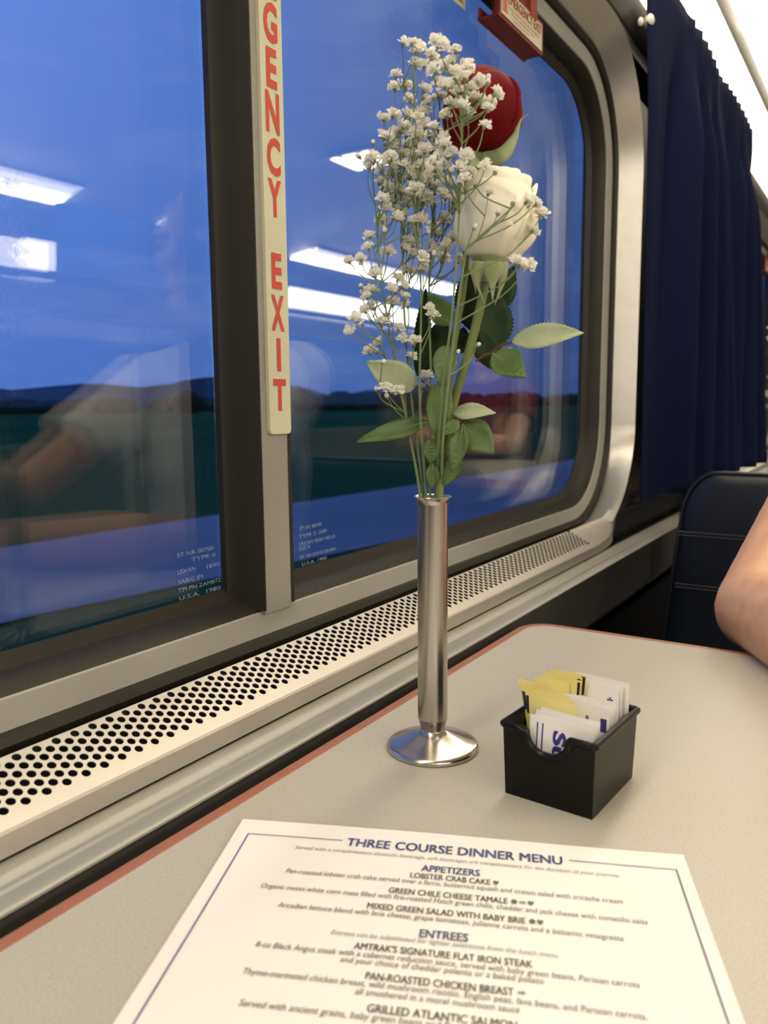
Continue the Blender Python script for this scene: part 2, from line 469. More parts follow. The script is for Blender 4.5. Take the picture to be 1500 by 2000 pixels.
mb.extrude_y([(-.3628, -.1726), (-.3650, -.1735), (-.4005, -.1905), (-.4005, -.1935), (-.3628, -.1765)], Y0, Y1, closed=True)
struct(obj('trim_1', mb, m_black, smooth=False))
# stepped sill extrusion between grille and table
mb = MB().extrude_y([(-.3285, -.2040), (-.3265, -.2034), (-.3180, -.2050), (-.3168, -.2064), (-.3128, -.2072), (-.3120, -.2060), (-.3108, -.2060), (-.3098, -.2074), (-.3018, -.2080), (-.2998, -.2092), (-.2996, -.2104), (-.3030, -.2125), (-.3285, -.2125)], Y0, Y1, closed=True)
struct(obj('trim_2', mb, m_sill))
mb = MB().box((-.3290, Y0, -.275), (-.3060, Y1, -.2125)); struct(obj('trim_3', mb, m_trimd, smooth=False))
# upper wall above the windows, curtain track and ceiling
mb = MB().extrude_y([(-.396, .583), (-.386, .600), (-.384, .625), (-.402, .625), (-.402, .583)], Y0, Y1, closed=True)
struct(obj('trim_4', mb, m_lampframe))
prof = [(-.32, .96), (-.18, 1.00), (.3, 1.075), (1.1, 1.10), (1.9, 1.075), (2.36, 1.00), (2.50, .96)]
mb = MB().extrude_y(prof+[(x, z+.02) for x, z in prof[::-1]], Y0, Y1, closed=True)
struct(obj('ceiling', mb, m_ceil))
mb = MB().box((-.46, Y0, FL-.03), (2.70, Y1, FL)); struct(obj('floor', mb, m_floor, smooth=False))
# far side wall with its own window openings
mb = MB()
for i in range(0, len(ys), 2): mb.box((2.60, ys[i], -.215), (2.66, ys[i+1], .52))
mb.box((2.60, Y0, .46), (2.66, Y1, .66)); mb.box((2.60, Y0, FL), (2.66, Y1, -.18))
struct(obj('wall_right', mb, m_wall, smooth=False))
for k, (a, b) in enumerate(WB):
    g = MB().box((2.64, a-.05, -.19), (2.646, b+.05, .47)); struct(obj('window_%d' % (k+6), g, m_glass, smooth=False))
mb = MB().box((-.46, Y1, FL), (2.70, Y1+.05, 1.15)); struct(obj('wall_front', mb, m_wall, smooth=False))
mb = MB().box((-.46, Y0-.05, FL), (2.70, Y0, 1.15)); struct(obj('wall_back', mb, m_wall, smooth=False))
for x0, x1 in ((-.46, -.38), (2.56, 2.66)):
    mb = MB().box((x0, Y0, .60), (x1 if x0 < 0 else x1, Y1, .64) if x0 > 0 else (-.392, Y1, 1.0))
    struct(obj('trim_%d' % (5 if x0 < 0 else 6), mb, m_wall_dark, smooth=False))

# lamps: cove diffuser strip + dark groove + lens, in lengths along the wall
def lamp(y0, y1, side, label, cove=True, lens=True):
    sx = (lambda x: x) if side < 0 else (lambda x: 2.225-x)
    dz = 0 if side < 0 else .0
    t = thing('ceiling_lamp', label, 'lamp', (sx(-.37), y0, .62+dz), 'lamps along the coves')
    if side < 0: C0, C1, L0, L1 = (-.384, .628), (-.362, .795), (-.356, .832), (-.20, .965)
    else: C0, C1, L0, L1 = (2.585, .598), (2.56, .775), (2.49, .945), (2.32, .99)
    dx = (C1[0]-C0[0]); s = -1 if side < 0 else 1
    if cove:
        p = [C0, ((C0[0]+C1[0])/2-s*.006, (C0[1]+C1[1])/2), C1]
        obj('cove_diffuser', MB().extrude_y(p+[(x+s*.006, z) for x, z in p[::-1]], y0+.004, y1-.004, closed=True), m_cove if side < 0 else m_farcove, t)
    if lens and side > 0:
        for i in range(3):
            q0, q1 = (0, .22, .5)[i], (.22, .5, 1)[i]
            p = [(L0[0]+(L1[0]-L0[0])*q, L0[1]+(L1[1]-L0[1])*q) for q in (q0, q1)]
            obj('lamp_lens', MB().extrude_y(p+[(x, z+.008) for x, z in p[::-1]], y0+.01, y1-.01, closed=True), m_far[i if cove else 3], t)
    elif lens:
        p = [L0, ((L0[0]+L1[0])/2-s*.012, (L0[1]+L1[1])/2-.012), L1]
        obj('lamp_lens', MB().extrude_y(p+[(x, z+.008) for x, z in p[::-1]], y0+.01, y1-.01, closed=True), m_lens, t)
    gq = MB().extrude_y([C1, (C1[0]-s*.006, C1[1]+.012), (L0[0]-s*.004, L0[1]-.004), L0, (L0[0]+s*.02, L0[1]+.01), (C1[0]+s*.01, C1[1])], y0, y1, closed=True)
    gq.extrude_y([L1, (L1[0]-s*.012, L1[1]-.004), (L1[0]-s*.014, L1[1]+.02), (L1[0], L1[1]+.02)], y0, y1, closed=True)
    obj('lamp_housing', gq, m_lampframe, t)
    return t
for i, (a, b) in enumerate(((-3.9, -2.7), (-2.7, -1.5), (-1.5, -.3), (-.3, .9), (.9, 2.1), (2.1, 3.3), (3.3, 4.5), (4.5, 5.7), (5.7, 6.9))):  # first two lengths are unseen lamps added to light the bouquet from the front
    nm = ('added for front light, furthest behind the viewpoint over the window wall', 'added for front light, second behind the viewpoint over the window wall', 'just behind the viewpoint over the window wall', 'over the window nearest the menu', 'glowing above the top edge of the navy curtain', 'beyond the navy curtain, second from the viewpoint',
          'over the third booth on the window wall', 'over the fourth booth on the window wall', 'at the far end of the window wall')[i]
    lamp(a, b, -1, 'warm glowing cove lamp '+nm, True, True)
for i, (a, b) in enumerate(((-3.1, -2.0), (-2.0, -.9), (-.9, .2), (.3, 1.4), (1.4, 2.5), (4.25, 5.35), (5.35, 6.45))):  # first three are unseen, added as low front light on the flowers
    nm = ('added for low front light, furthest behind the viewpoint', 'added for low front light, second behind the viewpoint', 'added for low front light, just behind the viewpoint', 'opposite the table', 'mirrored at the edge of the near window pane', 'mirrored beside the lettered post', 'at the far end')[i]
    lamp(a, b, 1, 'warm cove lamp across the aisle '+nm, True, True)
lamp(3.05, 3.58, 1, 'short dim lamp across the aisle between two glowing coves', False, True)
for yy, ln, nm in ((-3.6, .5, 'added for low front light, furthest behind the viewpoint'), (-2.4, .5, 'added for low front light, second behind the viewpoint'), (-1.1, .5, 'added for low front light, just behind the viewpoint'), (.05, .5, 'added for front light, level with the menu'), (1.02, .3, 'added for front light, level with the booth seat'), (3.01, .2, 'mirrored as a short streak')):  # all but the last are unseen lamps added to brighten flowers and table
    t = thing('aisle_lamp', 'twin slot ceiling lamp over the aisle, '+nm, 'lamp', (1.19, yy+ln/2, 1.10), 'lamps over the aisle')
    obj('lamp_housing', MB().box((1.08, yy-.02, 1.075), (1.30, yy+ln+.02, 1.098)), m_lampframe, t, smooth=False)
    for x in (1.11, 1.21): obj('lamp_lens', MB().box((x, yy, 1.069), (x+(.06 if yy < 2 else .028), yy+ln, 1.0765)), m_aisle, t, smooth=False)

# ------------------------------------------------------------------ outside
GZ = -3.6
def strip(name, m, pts, z): return obj(name, MB().add([(x, y, z) for x, y in pts], [tuple(range(len(pts)))]), m, smooth=False)
struct(strip('ground', m_field, [(-3000, -3000), (3000, -3000), (3000, 4000), (-3000, 4000)], GZ))
struct(strip('trackside_verge', m_verge, [(-13.0, -60), (3, -60), (3, 90), (-9.0, 90), (-10.5, 20)], GZ+.02))
struct(strip('road', m_road, [(-20.0, -60), (-13.0, -60), (-12.3, 8), (-9.8, 24), (-8, 120), (-15.0, 120), (-17, 40), (-19.0, 12)], GZ+.04))
rnd = random.Random(3)
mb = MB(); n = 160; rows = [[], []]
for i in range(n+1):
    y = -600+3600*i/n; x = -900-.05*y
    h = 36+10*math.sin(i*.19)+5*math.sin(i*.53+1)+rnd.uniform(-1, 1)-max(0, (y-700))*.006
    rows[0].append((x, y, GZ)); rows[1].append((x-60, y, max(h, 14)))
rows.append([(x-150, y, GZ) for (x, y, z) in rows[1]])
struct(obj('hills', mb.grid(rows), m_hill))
# trees far across the field: each crown a lumpy ball
mb = MB()
for i in range(330):
    y = rnd.uniform(240, 1300); x = -240-rnd.uniform(0, 30)+(.0)*y
    r = rnd.uniform(3, 6.5)
    c = (x, y, GZ+r*.75)
    mb.ball(c, (r*rnd.uniform(.8, 1.2), r*1.3, r*rnd.uniform(.85, 1.15)), 5)
for i in range(60):
    y = rnd.uniform(-200, 330); r = rnd.uniform(2.5, 5)
    mb.ball((-330-rnd.uniform(0, 30), y, GZ+r*.6), (r, r*2.6, r), 5)
tag(obj('treeline', mb, m_tree), 'dark line of trees on the horizon across the field outside', 'trees', kind='stuff')

# ------------------------------------------------------------------ signs and handles on the window
def mp_wall(x):                 # sign plane facing +x: letter right = +y, letter up = +z
    return lambda a, b: (x, a, b)
SX = -.4025
pa, pb = onx(513, 300, SX)[1], onx(560.5, 500, SX)[1]
zb = onx(541, 848, SX)[2]
t = thing('emergency_exit_sign', 'tall cream strip sign with stacked red letters on the window post', 'sign', (SX, (pa+pb)/2, zb))
pl = MB(); r = .003; zt = .455
rr = [(pa+r, zb), (pb-r, zb), (pb-.0009, zb+.0009), (pb, zb+r), (pb, zt), (pa, zt), (pa, zb+r), (pa+.0009, zb+.0009)]
pl.add([(SX, y, z) for y, z in rr]+[(SX-.003, y, z) for y, z in rr], [tuple(range(8))]+[(i, i+8, (i+1) % 8+8, (i+1) % 8) for i in range(8)])
obj('sign_plate', pl, m_cream, t, smooth=False)
yc = (pa+pb)/2
rows = [('G', 10, 88), ('E', 98, 175), ('N', 182, 262), ('C', 270, 344), ('Y', 351, 424), ('E', 494, 564), ('X', 576, 646), ('I', 660, 725), ('T', 740, 803)]
for ch, v0, v1 in rows:
    z1, z0 = onx(536, v0, SX)[2], onx(536, v1, SX)[2]
    hw = {'I': .0022, 'E': .0058, 'T': .0074}.get(ch, .0076)
    vs, fs = glyphs(ch, .035)
    a, b = vs[:, 0].min(), vs[:, 0].max(); c, d = vs[:, 1].min(), vs[:, 1].max()
    obj('letter', MB().add([(SX+.0004, yc-.0004+hw*(2*(x-a)/(b-a)-1), z0+(y-c)/(d-c)*(z1-z0)) for x, y in vs], fs), m_signred, t, smooth=False)
dz = onx(536, 10, SX)[2]
for i, ch in enumerate(('R', 'E', 'M', 'E')):
    z0 = dz+.003+.0305*i; z1 = z0+.027
    vs, fs = glyphs(ch, .035); a, b = vs[:, 0].min(), vs[:, 0].max(); c, d = vs[:, 1].min(), vs[:, 1].max(); hw = .0076
    if z1 < zt: obj('letter', MB().add([(SX+.0004, yc+hw*(2*(x-a)/(b-a)-1), z0+(y-c)/(d-c)*(z1-z0)) for x, y in vs], fs), m_signred, t, smooth=False)

def exit_handle():
    y0, y1, z0, z1 = .868, .993, .4235, .4585
    t = thing('emergency_release_box', 'red emergency window handle with cream lettered plate at the top of the near window', 'handle', (-.415, (y0+y1)/2, z0))
    b = MB().box((-.4012, y0, z0), (-.398, y1, z1)); b.box((-.4235, y0-.003, z0-.0012), (-.398, y1, z0+.0018)); b.box((-.4235, y0-.003, z0-.002), (-.4205, y1+.003, z0+.012))
    b.box((-.404, y0-.0015, z0), (-.3975, y0+.002, z1)); b.box((-.404, y1-.002, z0), (-.3975, y1+.0015, z1)); b.box((-.4035, y0, z1-.0015), (-.3975, y1, z1+.0018))
    b.box((-.412, y0+.01, z0+.002), (-.400, y1-.01, z1+.012))
    bevel(obj('handle_body', b, m_redbox, t, smooth=False), .0006)
    obj('pull_tab', MB().box((-.405, y0+.083, z1-.004), (-.3965, y0+.103, z1+.04)), m_redtab, t, smooth=False)
    obj('cream_plate', MB().box((-.399, y0+.003, z0+.003), (-.3973, y1-.003, z1-.002)), m_cream, t, smooth=False)
    X = -.3970
    l = MB(); fit('EMERGENCY EXIT', y0+.022, y1-.006, z0+.020, .0105, mp_wall(X), l, .02); obj('lettering', l, m_signred, t, smooth=False)
    for i, q in enumerate(('Pull handle in and remove rubber', 'Push window out', 'Keep clear of window')):
        l = MB(); fit(q, y0+.024+.006*i, y1-.012-.016*i, z0+.0145-.0045*i, .0026, mp_wall(X), l); obj('lettering', l, m_signred, t, smooth=False)
    a, b_, c, d = y0+.006, y0+.019, z0+.007, z1-.007; l = MB()
    l.add([(X, q[0], q[1]) for q in ((a, c), (b_, c), (b_, d), (a, d), (a+.0017, c+.0017), (b_-.0017, c+.0017), (b_-.0017, d-.0017), (a+.0017, d-.0017))], [(0, 1, 5, 4), (1, 2, 6, 5), (2, 3, 7, 6), (3, 0, 4, 7)])
    l.add([(X, a+.004, c+.0017), (X, b_-.004, c+.0017), (X, b_-.004, d-.005), (X, a+.004, d-.007)], [(0, 1, 2, 3)])
    obj('pictogram', l, m_signred, t, smooth=False)
    return t
eh = exit_handle()
eh2 = dup(eh, (0, 2.1, 0)); eh2['label'] = 'second red emergency window handle seen past the far edge of the navy curtain'
# sticker at the top of the right-hand glass
t = thing('window_sticker', 'small cream notice sticker high on the glass above the flowers', 'sticker', (XG, .835, .4365))
obj('sticker_sheet', MB().box((XG+.0002, .802, .4365), (XG+.0008, .8655, .478)), m_cream, t, smooth=False)
for q in (('NOTICE', .811, .855, .449, .006), ('do not open', .830, .860, .4415, .0028)):
    l = MB(); fit(*q, mp_wall(XG+.001), l, .02); obj('lettering', l, m_signred, t, smooth=False)
# etched glazing marks
def etched(lines, label, anchor_right):
    t = None
    l = MB()
    for s, u0, v0, u1, v1 in lines:
        p, q = onx(u0, v0, XG+.0006), onx(u1, v1, XG+.0006)
        fit(s, p[1], q[1], (p[2]+q[2])/2-.0016, .0032, mp_wall(XG+.0006), l)
    o = obj('glazing_mark', l, m_etch, smooth=False)
    return tag(o, label, 'marking')
etched([('ST NR 00700', 346, 1085, 417, 1069), ('TYPE II', 374, 1093, 420, 1083), ('1890 .250', 404, 1106, 456, 1095), ('LEXAN', 347, 1117, 382, 1110), ('SABIC IM', 348, 1136, 396, 1126), ('TPI PN ZAM8725-000', 348, 1151, 457, 1127), ('U.S.A.  1980', 350, 1166, 431, 1150)],
       'faint etched glazing text in the corner of the left-hand pane', True)
etched([('ST NR 00700', 585, 1031, 628, 1025), ('TYPE 2 .250', 584, 1047, 638, 1037), ('LEXAN 9034 VEUA', 584, 1062, 655, 1048), ('SABIC IM', 584, 1073, 606, 1068), ('TPI PN ZAM8730-000', 584, 1088, 655, 1073), ('U.S.A. 1980', 590, 1101, 638, 1090)],
       'faint etched glazing text on the right-hand pane beside the post', False)

# ------------------------------------------------------------------ table
def rr2(x0, x1, y0, y1, r, n=8):
    out = []
    for cx, cy, a0 in ((x1-r, y1-r, 0), (x0+r, y1-r, 90), (x0+r, y0+r, 180), (x1-r, y0+r, 270)):
        out += [(cx+r*math.cos(math.radians(a0+90*i/n)), cy+r*math.sin(math.radians(a0+90*i/n))) for i in range(n+1)]
    return out
tb = thing('dining_table', 'speckled cream laminate table with copper brown edge under the window', 'table', (.06, .34, FL))
TX0, TX1, TY0, TY1 = -.2934, .46, -.02, .7215
def slab(o, i, zt, zb, ins):
    n = len(o); m = MB()
    m.v += [(x, y, zt) for x, y in i]; m.f.append(tuple(range(n))); m.m.append(0)
    return m
outl = rr2(TX0, TX1, TY0, TY1, .030); inl = rr2(TX0+.0094, TX1-.0094, TY0+.0094, TY1-.0094, .022)
m1 = MB(); n = len(outl)
m1.v += [(x, y, TZ) for x, y in inl]; m1.f.append(tuple(range(n))); m1.m.append(0)
obj('tabletop', m1, m_table, tb, smooth=False)
m2 = MB(); rows = [[(x, y, TZ) for x, y in inl], [(x*.9+X*.1, y*.9+Y*.1, TZ+.0004) for (x, y), (X, Y) in zip(inl, outl)], [(X*.8+x*.2, Y*.8+y*.2, TZ-.0001) for (x, y), (X, Y) in zip(inl, outl)], [(x, y, TZ-.003) for x, y in outl], [(x, y, TZ-.026) for x, y in outl], [(x, y, TZ-.028) for x, y in inl]]
m2.grid(rows, cv=True); m2.f.append(tuple(range(5*n, 6*n))[::-1]); m2.m.append(0)
obj('edge_band', m2, m_rust, tb)
obj('pedestal', MB().box((.02, .28, FL+.02), (.10, .42, TZ-.028)).box((-.12, .14, FL), (.24, .56, FL+.02)), m_lampframe, tb, smooth=False)

# ------------------------------------------------------------------ menu
TLp = np.array([-.2697, .2848]); ex = np.array([.920, .391]); ey = np.array([.397, -.918])
MWd, MHt = .2159, .2794
def mpos(s, t_, lift=0.0):
    p = TLp+ex*s+ey*t_
    u = s/MWd
    curl = .0012*math.sin(math.pi*u)+.0022*max(0, u-.6)**2*4*(1-min(1, t_/.12))**2+.0016*(1-u)*max(0, 1-t_/.1)**2
    return (p[0], p[1], TZ+.0006+curl+lift)
t = thing('dinner_menu', 'white printed dinner menu sheet lying on the table in the foreground', 'menu', (*(TLp+ex*MWd/2+ey*MHt/2), TZ))
sh = MB().grid([[mpos(MWd*i/60, MHt*j/60) for j in range(61)] for i in range(61)])
sh.grid([[mpos(MWd*i/24, MHt*j/24, -.0003) for j in range(25)] for i in range(25)])
obj('paper_sheet', sh, m_paper, t)
def st(u, v):
    p = onz(u, v, TZ+.001)[:2]-TLp; A = np.array([ex, ey]).T
    return np.linalg.solve(A, p)
LIFT = .0004
def line(name, s, u0, v0, u1, v1, m, cap, bold=0, shear=0):
    a, b = st(u0, v0), st(u1, v1); tm = (a[1]+b[1])/2
    g = MB(); fit(s, a[0], b[0], 0, cap, lambda x, y: mpos(x, tm+cap/2-y, LIFT), g, bold, shear)
    obj(name, g, m, t, smooth=False)
    return b[0], tm
def mark(s, tm, kind):
    q = .0013
    if kind == 'h': pts = [(0, -1.1), (-1, .1), (-.9, .8), (-.45, 1), (0, .6), (.45, 1), (.9, .8), (1, .1)]
    elif kind == 'o': pts = [(math.cos(a*.5236), math.sin(a*.5236)) for a in range(12)]
    else: pts = [(1.2, .1), (.5, .7), (-.2, .3), (-.8, .5), (-1.2, 0), (-.7, -.5), (.2, -.4), (.7, -.6)]
    obj('diet_symbol', MB().add([mpos(s+x*q, tm-y*q*1.2, LIFT) for x, y in pts], [tuple(range(len(pts)))]), m_pgrey if kind != 'f' else m_pgrey2, t, smooth=False)
TI, HE, DI, DE, NO = 'menu_title', 'section_heading', 'dish_name', 'dish_description', 'menu_note'
hd_ = lambda s, *q: line(HE, s, *q, m_pink, .0050, .02)
di_ = lambda s, *q: line(DI, s, *q, m_pgrey, .0040, .016)
de_ = lambda s, *q: line(DE, s, *q, m_pgrey, .0034, 0, .12)
line(TI, 'THREE COURSE DINNER MENU', 680, 1646, 1098, 1690, m_pink, .0068, .020)
line(NO, 'Served with a complimentary alcoholic beverage, soft beverages are complimentary for the duration of your journey.', 577, 1659, 1210, 1714, m_pgrey2, .0028, 0, .25)
hd_('APPETIZERS', 824, 1700, 937, 1712)
e, tm = di_('LOBSTER CRAB CAKE', 802, 1714, 957, 1729); mark(e+.0026, tm, 'h')
de_('Pan-roasted lobster crab cake served over a farro, butternut squash and craisin salad with sriracha cream', 560, 1703, 1216, 1765)
e, tm = di_('GREEN CHILE CHEESE TAMALE', 760, 1743, 991, 1765)
for i, k in enumerate('ofh'): mark(e+.0028+.0035*i, tm, k)
de_('Organic sweet white corn masa filled with fire-roasted Hatch green chilis, cheddar and jack cheese with tomatillo salsa', 511, 1731, 1265, 1804)
e, tm = di_('MIXED GREEN SALAD WITH BABY BRIE', 718, 1773, 1026, 1803)
for i, k in enumerate('oh'): mark(e+.0028+.0032*i, tm, k)
de_('Arcadian lettuce blend with brie cheese, grape tomatoes, julienne carrots and a balsamic vinaigrette', 544, 1769, 1218, 1836)
hd_('ENTREES', 820, 1827, 914, 1837)
line(NO, 'Entrees can be substituted for lighter selections from the lunch menu.', 647, 1825, 1092, 1869, m_pgrey2, .0030, 0, .25)
di_("AMTRAK'S SIGNATURE FLAT IRON STEAK", 692, 1852, 1040, 1887)
de_('8-oz Black Angus steak with a cabernet reduction sauce, served with baby green beans, Parisian carrots', 500, 1847, 1249, 1924)
de_('and your choice of cheddar polenta or a baked potato', 665, 1879, 1062, 1918)
e, tm = di_('PAN-ROASTED CHICKEN BREAST', 714, 1912, 1003, 1940); mark(e+.0028, tm, 'f')
de_('Thyme-marinated chicken breast, wild mushroom risotto, English peas, fava beans, and Parisian carrots,', 475, 1899, 1264, 1987)
de_('all smothered in a morel mushroom sauce', 694, 1941, 1015, 1976)
di_('GRILLED ATLANTIC SALMON', 717, 1976, 1010, 2005)
de_('Served with ancient grains, baby green beans and Parisian carrots, with a lemon butter sauce', 467, 1963, 1240, 2050)
def rule(a, b, wd=.0005):
    a, b = np.array(a), np.array(b); d = (b-a)/np.linalg.norm(b-a); nn = np.array([-d[1], d[0]])*wd/2
    k = 40; obj('border_rule', MB().grid([[mpos(*(a+(b-a)*i/k+nn), LIFT), mpos(*(a+(b-a)*i/k-nn), LIFT)] for i in range(k+1)]), m_pink, t, smooth=False)
A0 = st(487, 1630); A1 = st(668, 1650); B0 = st(1112, 1689); B1 = st(1322, 1706)
ty = (A0[1]+A1[1])/2
rule((A0[0], ty), (A1[0], ty)); rule((B0[0], ty), (B1[0], ty))
rule((A0[0], ty), (A0[0], MHt-.008), .0007); rule((B1[0], ty), (B1[0], MHt-.008), .0007)
rule((A0[0], MHt-.008), (B1[0], MHt-.008))

# ------------------------------------------------------------------ sweetener caddy and packets
CA = math.radians(-4.2); CO = np.array([-.1684, .3848]); CW, CD, CHt = .0500, .0585, .0405
def cl3(a, b, c):
    x = CO[0]+a*math.cos(CA)-b*math.sin(CA); y = CO[1]+a*math.sin(CA)+b*math.cos(CA)
    return (x, y, TZ+c)
t = thing('sweetener_caddy', 'black plastic caddy holding sweetener packets on the table', 'caddy', cl3(CW/2, CD/2, 0))
def notch_top(a, wd):           # height of the front and back wall along its width
    c = wd/2; r = .0112; d = abs(a-c)
    if d >= r: return CHt
    return CHt-.001-math.sqrt(max(r*r-d*d, 0))*.98
mb = MB(); TH = .002
def draft(a, b, c):             # walls lean out a little upwards
    k = .0012*(c/CHt)
    return (a+k*(1 if a > CW/2 else -1), b+k*(1 if b > CD/2 else -1), c)
cols = sorted(set([0, TH]+[CW/2+.0112*math.sin(math.radians(q)) for q in range(-90, 91, 10)]+[CW-TH, CW]+[CW/2-.01121, CW/2+.01121]))
for (bo, bi) in ((0, TH), (CD, CD-TH)):
    out, inn = [], []
    for a in cols:
        h = notch_top(a, CW)
        out.append([cl3(*draft(a, bo, 0)), cl3(*draft(a, bo, h*.5)), cl3(*draft(a, bo, h))]); inn.append([cl3(*draft(min(max(a, TH), CW-TH), bi, h)), cl3(*draft(min(max(a, TH), CW-TH), bi, h*.5)), cl3(*draft(min(max(a, TH), CW-TH), bi, .002))])
    mb.grid([o+i for o, i in zip(out, inn)])
for (ao, ai) in ((0, TH), (CW, CW-TH)):
    mb.grid([[cl3(*draft(ao, b, 0)), cl3(*draft(ao, b, CHt)), cl3(*draft(ai, min(max(b, TH), CD-TH), CHt)), cl3(*draft(ai, min(max(b, TH), CD-TH), .002))] for b in (0, CD)])
mb.add([cl3(a, b, .002) for a, b in ((0, 0), (CW, 0), (CW, CD), (0, CD))], [(0, 1, 2, 3)])
mb.add([cl3(a, b, 0) for a, b in ((0, 0), (CW, 0), (CW, CD), (0, CD))], [(3, 2, 1, 0)])
o = obj('caddy_body', mb, m_cad, t)
path = []
q = .0016
for a in cols: path.append(cl3(*(np.array(draft(a, 0, notch_top(a, CW)))+np.array([0, -.0004, -.0005]))))
path[0] = cl3(-q+.0005, -q+.0005, CHt-.0005); path[-1] = cl3(CW+q-.0005, -q+.0005, CHt-.0005)
for a in cols[::-1]: path.append(cl3(*(np.array(draft(a, CD, notch_top(a, CW)))+np.array([0, .0004, -.0005]))))
k = len(cols); path[k] = cl3(CW+q-.0005, CD+q-.0005, CHt-.0005); path[-1] = cl3(-q+.0005, CD+q-.0005, CHt-.0005)
obj('rolled_rim', MB().tube(path, .0021, 8, closed=True), m_cad, t)

def packet(name, m, a0, a1, b, ztop, lean, rz, label, group, seed, prints=(), roll=0):
    r = random.Random(seed); wd = a1-a0; z0 = .0022; H = ztop-z0
    ph = r.uniform(0, 6); am = r.uniform(.0003, .0008)
    def pos(s, h, f, lift=0.0):  # s across 0..1, h up 0..1, f = -1 front / +1 back
        edge = max(0, math.sin(math.pi*min(max(s, 0.0), 1)))**.6*max(0, math.sin(math.pi*min(h/.90, 1)))**.6
        th = .00012+.0008*edge+lift
        bb = b+lean*h+rz*(s-.5)*wd+am*math.sin(ph+5*s)*h+f*th
        aa = a0+wd*s+.0012*math.sin(ph+1.3)*h+roll*max(0, h-.3)
        return cl3(aa, bb, z0+H*h+.0006*math.sin(ph*2+2.2*s)*h)
    na, nh = 8, 12
    g = MB()
    g.grid([[pos(i/na, j/nh, -1) for j in range(nh+1)] for i in range(na+1)])
    g.grid([[pos(i/na, j/nh, 1) for j in range(nh+1)] for i in range(na, -1, -1)])
    t = None
    base = cl3((a0+a1)/2, b, z0)
    o = obj(name, g, m, loc=base)
    tag(o, label, 'packet', group)
    pb = {}
    for (kind, arg, s0, s1, h0, h1, pm) in prints:
        l = pb.setdefault(pm, MB())
        if kind == 'rect':
            l.grid([[pos(s0+(s1-s0)*i/4, h0+(h1-h0)*j/6, -1, .00015) for j in range(7)] for i in range(5)])
        elif kind == 'text':
            fv, ff = glyphs(arg, .03); x0, x1 = fv[:, 0].min(), fv[:, 0].max(); y0, y1 = fv[:, 1].min(), fv[:, 1].max()
            l.add([pos(s0+(x-x0)/(x1-x0)*(s1-s0), h0+(y-y0)/(y1-y0)*(h1-h0), -1, .00015) for x, y in fv], ff)
        elif kind == 'down':     # lettering that runs down the packet
            fv, ff = glyphs(arg, .04); x0, x1 = fv[:, 0].min(), fv[:, 0].max(); y0, y1 = fv[:, 1].min(), fv[:, 1].max()
            l.add([pos(s0+(y-y0)/(y1-y0)*(s1-s0), h1-(x-x0)/(x1-x0)*(h1-h0), -1, .00015) for x, y in fv], ff)
    for pm, l in pb.items(): obj('printing', l, pm, o, smooth=False)
    return o
B, K = m_pkblue, m_pkblack
W_, Yl = 'white_packets', 'yellow_packets'
wg, yg = 'white sugar packets in the caddy', 'yellow sweetener packets in the caddy'
# nearest white group
packet('white_packet', m_white_pk, .0108, .0465, .0050, .0458, .000, .02, 'foremost white packet with big blue letters showing in the caddy notch', wg, 1,
       [('down', 'Sugar', .32, .60, -.02, .88, B), ('rect', 0, .115, .135, .15, .92, B), ('rect', 0, .20, .222, .15, .92, B), ('rect', 0, .88, .985, .62, .80, B)])
packet('white_packet', m_white_pk, .0125, .0470, .0078, .0466, .0006, .02, 'second white packet, just behind the foremost lettered one', wg, 2)
packet('white_packet', m_white_pk, .0118, .0474, .0104, .0472, .0008, .02, 'third white packet from the notch, with a folded top edge', wg, 3)
packet('white_packet', m_white_pk, .0132, .0468, .0130, .0478, .0012, .02, 'rearmost of the front white packets, touching the yellow ones', wg, 4)
for i in range(5):
    b = .0160+.0021*i
    packet('yellow_packet', m_yel_pk, .0070-.0010*i, .0350-.0010*i, b, .0520+.0010*i, -.0002*i+.001, -.03,
           ('foremost yellow packet with dark script beside the white ones', 'second yellow packet with a dark corner block', 'third yellow packet with a dark corner block', 'fourth yellow packet of the front bundle', 'rearmost yellow packet of the front bundle')[i], yg, 10+i,
           [('text', 'Spl', .34, .62, .74, .87, K)] if i == 0 else [('rect', 0, .0, .07, .76, .96, K)] if i < 3 else [], roll=-.0034*i-.0015)
for i in range(3):
    packet('white_packet', m_white_pk, .0140+.001*i, .0465+.0005*i, .0282+.0023*i, .0486+.0014*i, .001, .015,
           ('front packet of the middle white bundle with a blue square', 'middle packet of the middle white bundle', 'rearmost packet of the middle white bundle')[i], wg, 20+i,
           [('rect', 0, .84, .95, .72, .88, B), ('text', 'R', .58, .65, .80, .88, B)] if i == 0 else [('rect', 0, .02, .05, .88, .97, K)] if i == 2 else [])
for i in range(5):
    packet('yellow_packet', m_yel_pk, -.0005+.0010*i, .0215+.0010*i, .0358+.0019*i, .0560+.0008*i, .001, -.06,
           ('foremost yellow packet of the rear bundle', 'second yellow packet of the rear bundle with dark block', 'third yellow packet of the rear bundle', 'fourth yellow packet of the rear bundle with dark edge', 'rearmost yellow packet leaning at the back of the caddy')[i], yg, 30+i,
           [('rect', 0, .05, .2, .84, .95, K)] if i == 1 else [('text', 'Spl', .45, .8, .62, .76, K)] if i == 0 else [('rect', 0, .86, .97, .80, .98, K)], roll=.001*i)
for i in range(4):
    packet('white_packet', m_white_pk, .0128+.0006*i, .0455+.0006*i, .0468+.0024*i, .0535+.0009*i, .0006, .0,
           ('front packet of the rear white bundle with a tiny blue star', 'second packet of the rear white bundle', 'third packet of the rear white bundle', 'rearmost white packet against the back wall of the caddy')[i], wg, 40+i,
           [('text', '*', .80, .90, .80, .90, B)] if i == 0 else [])

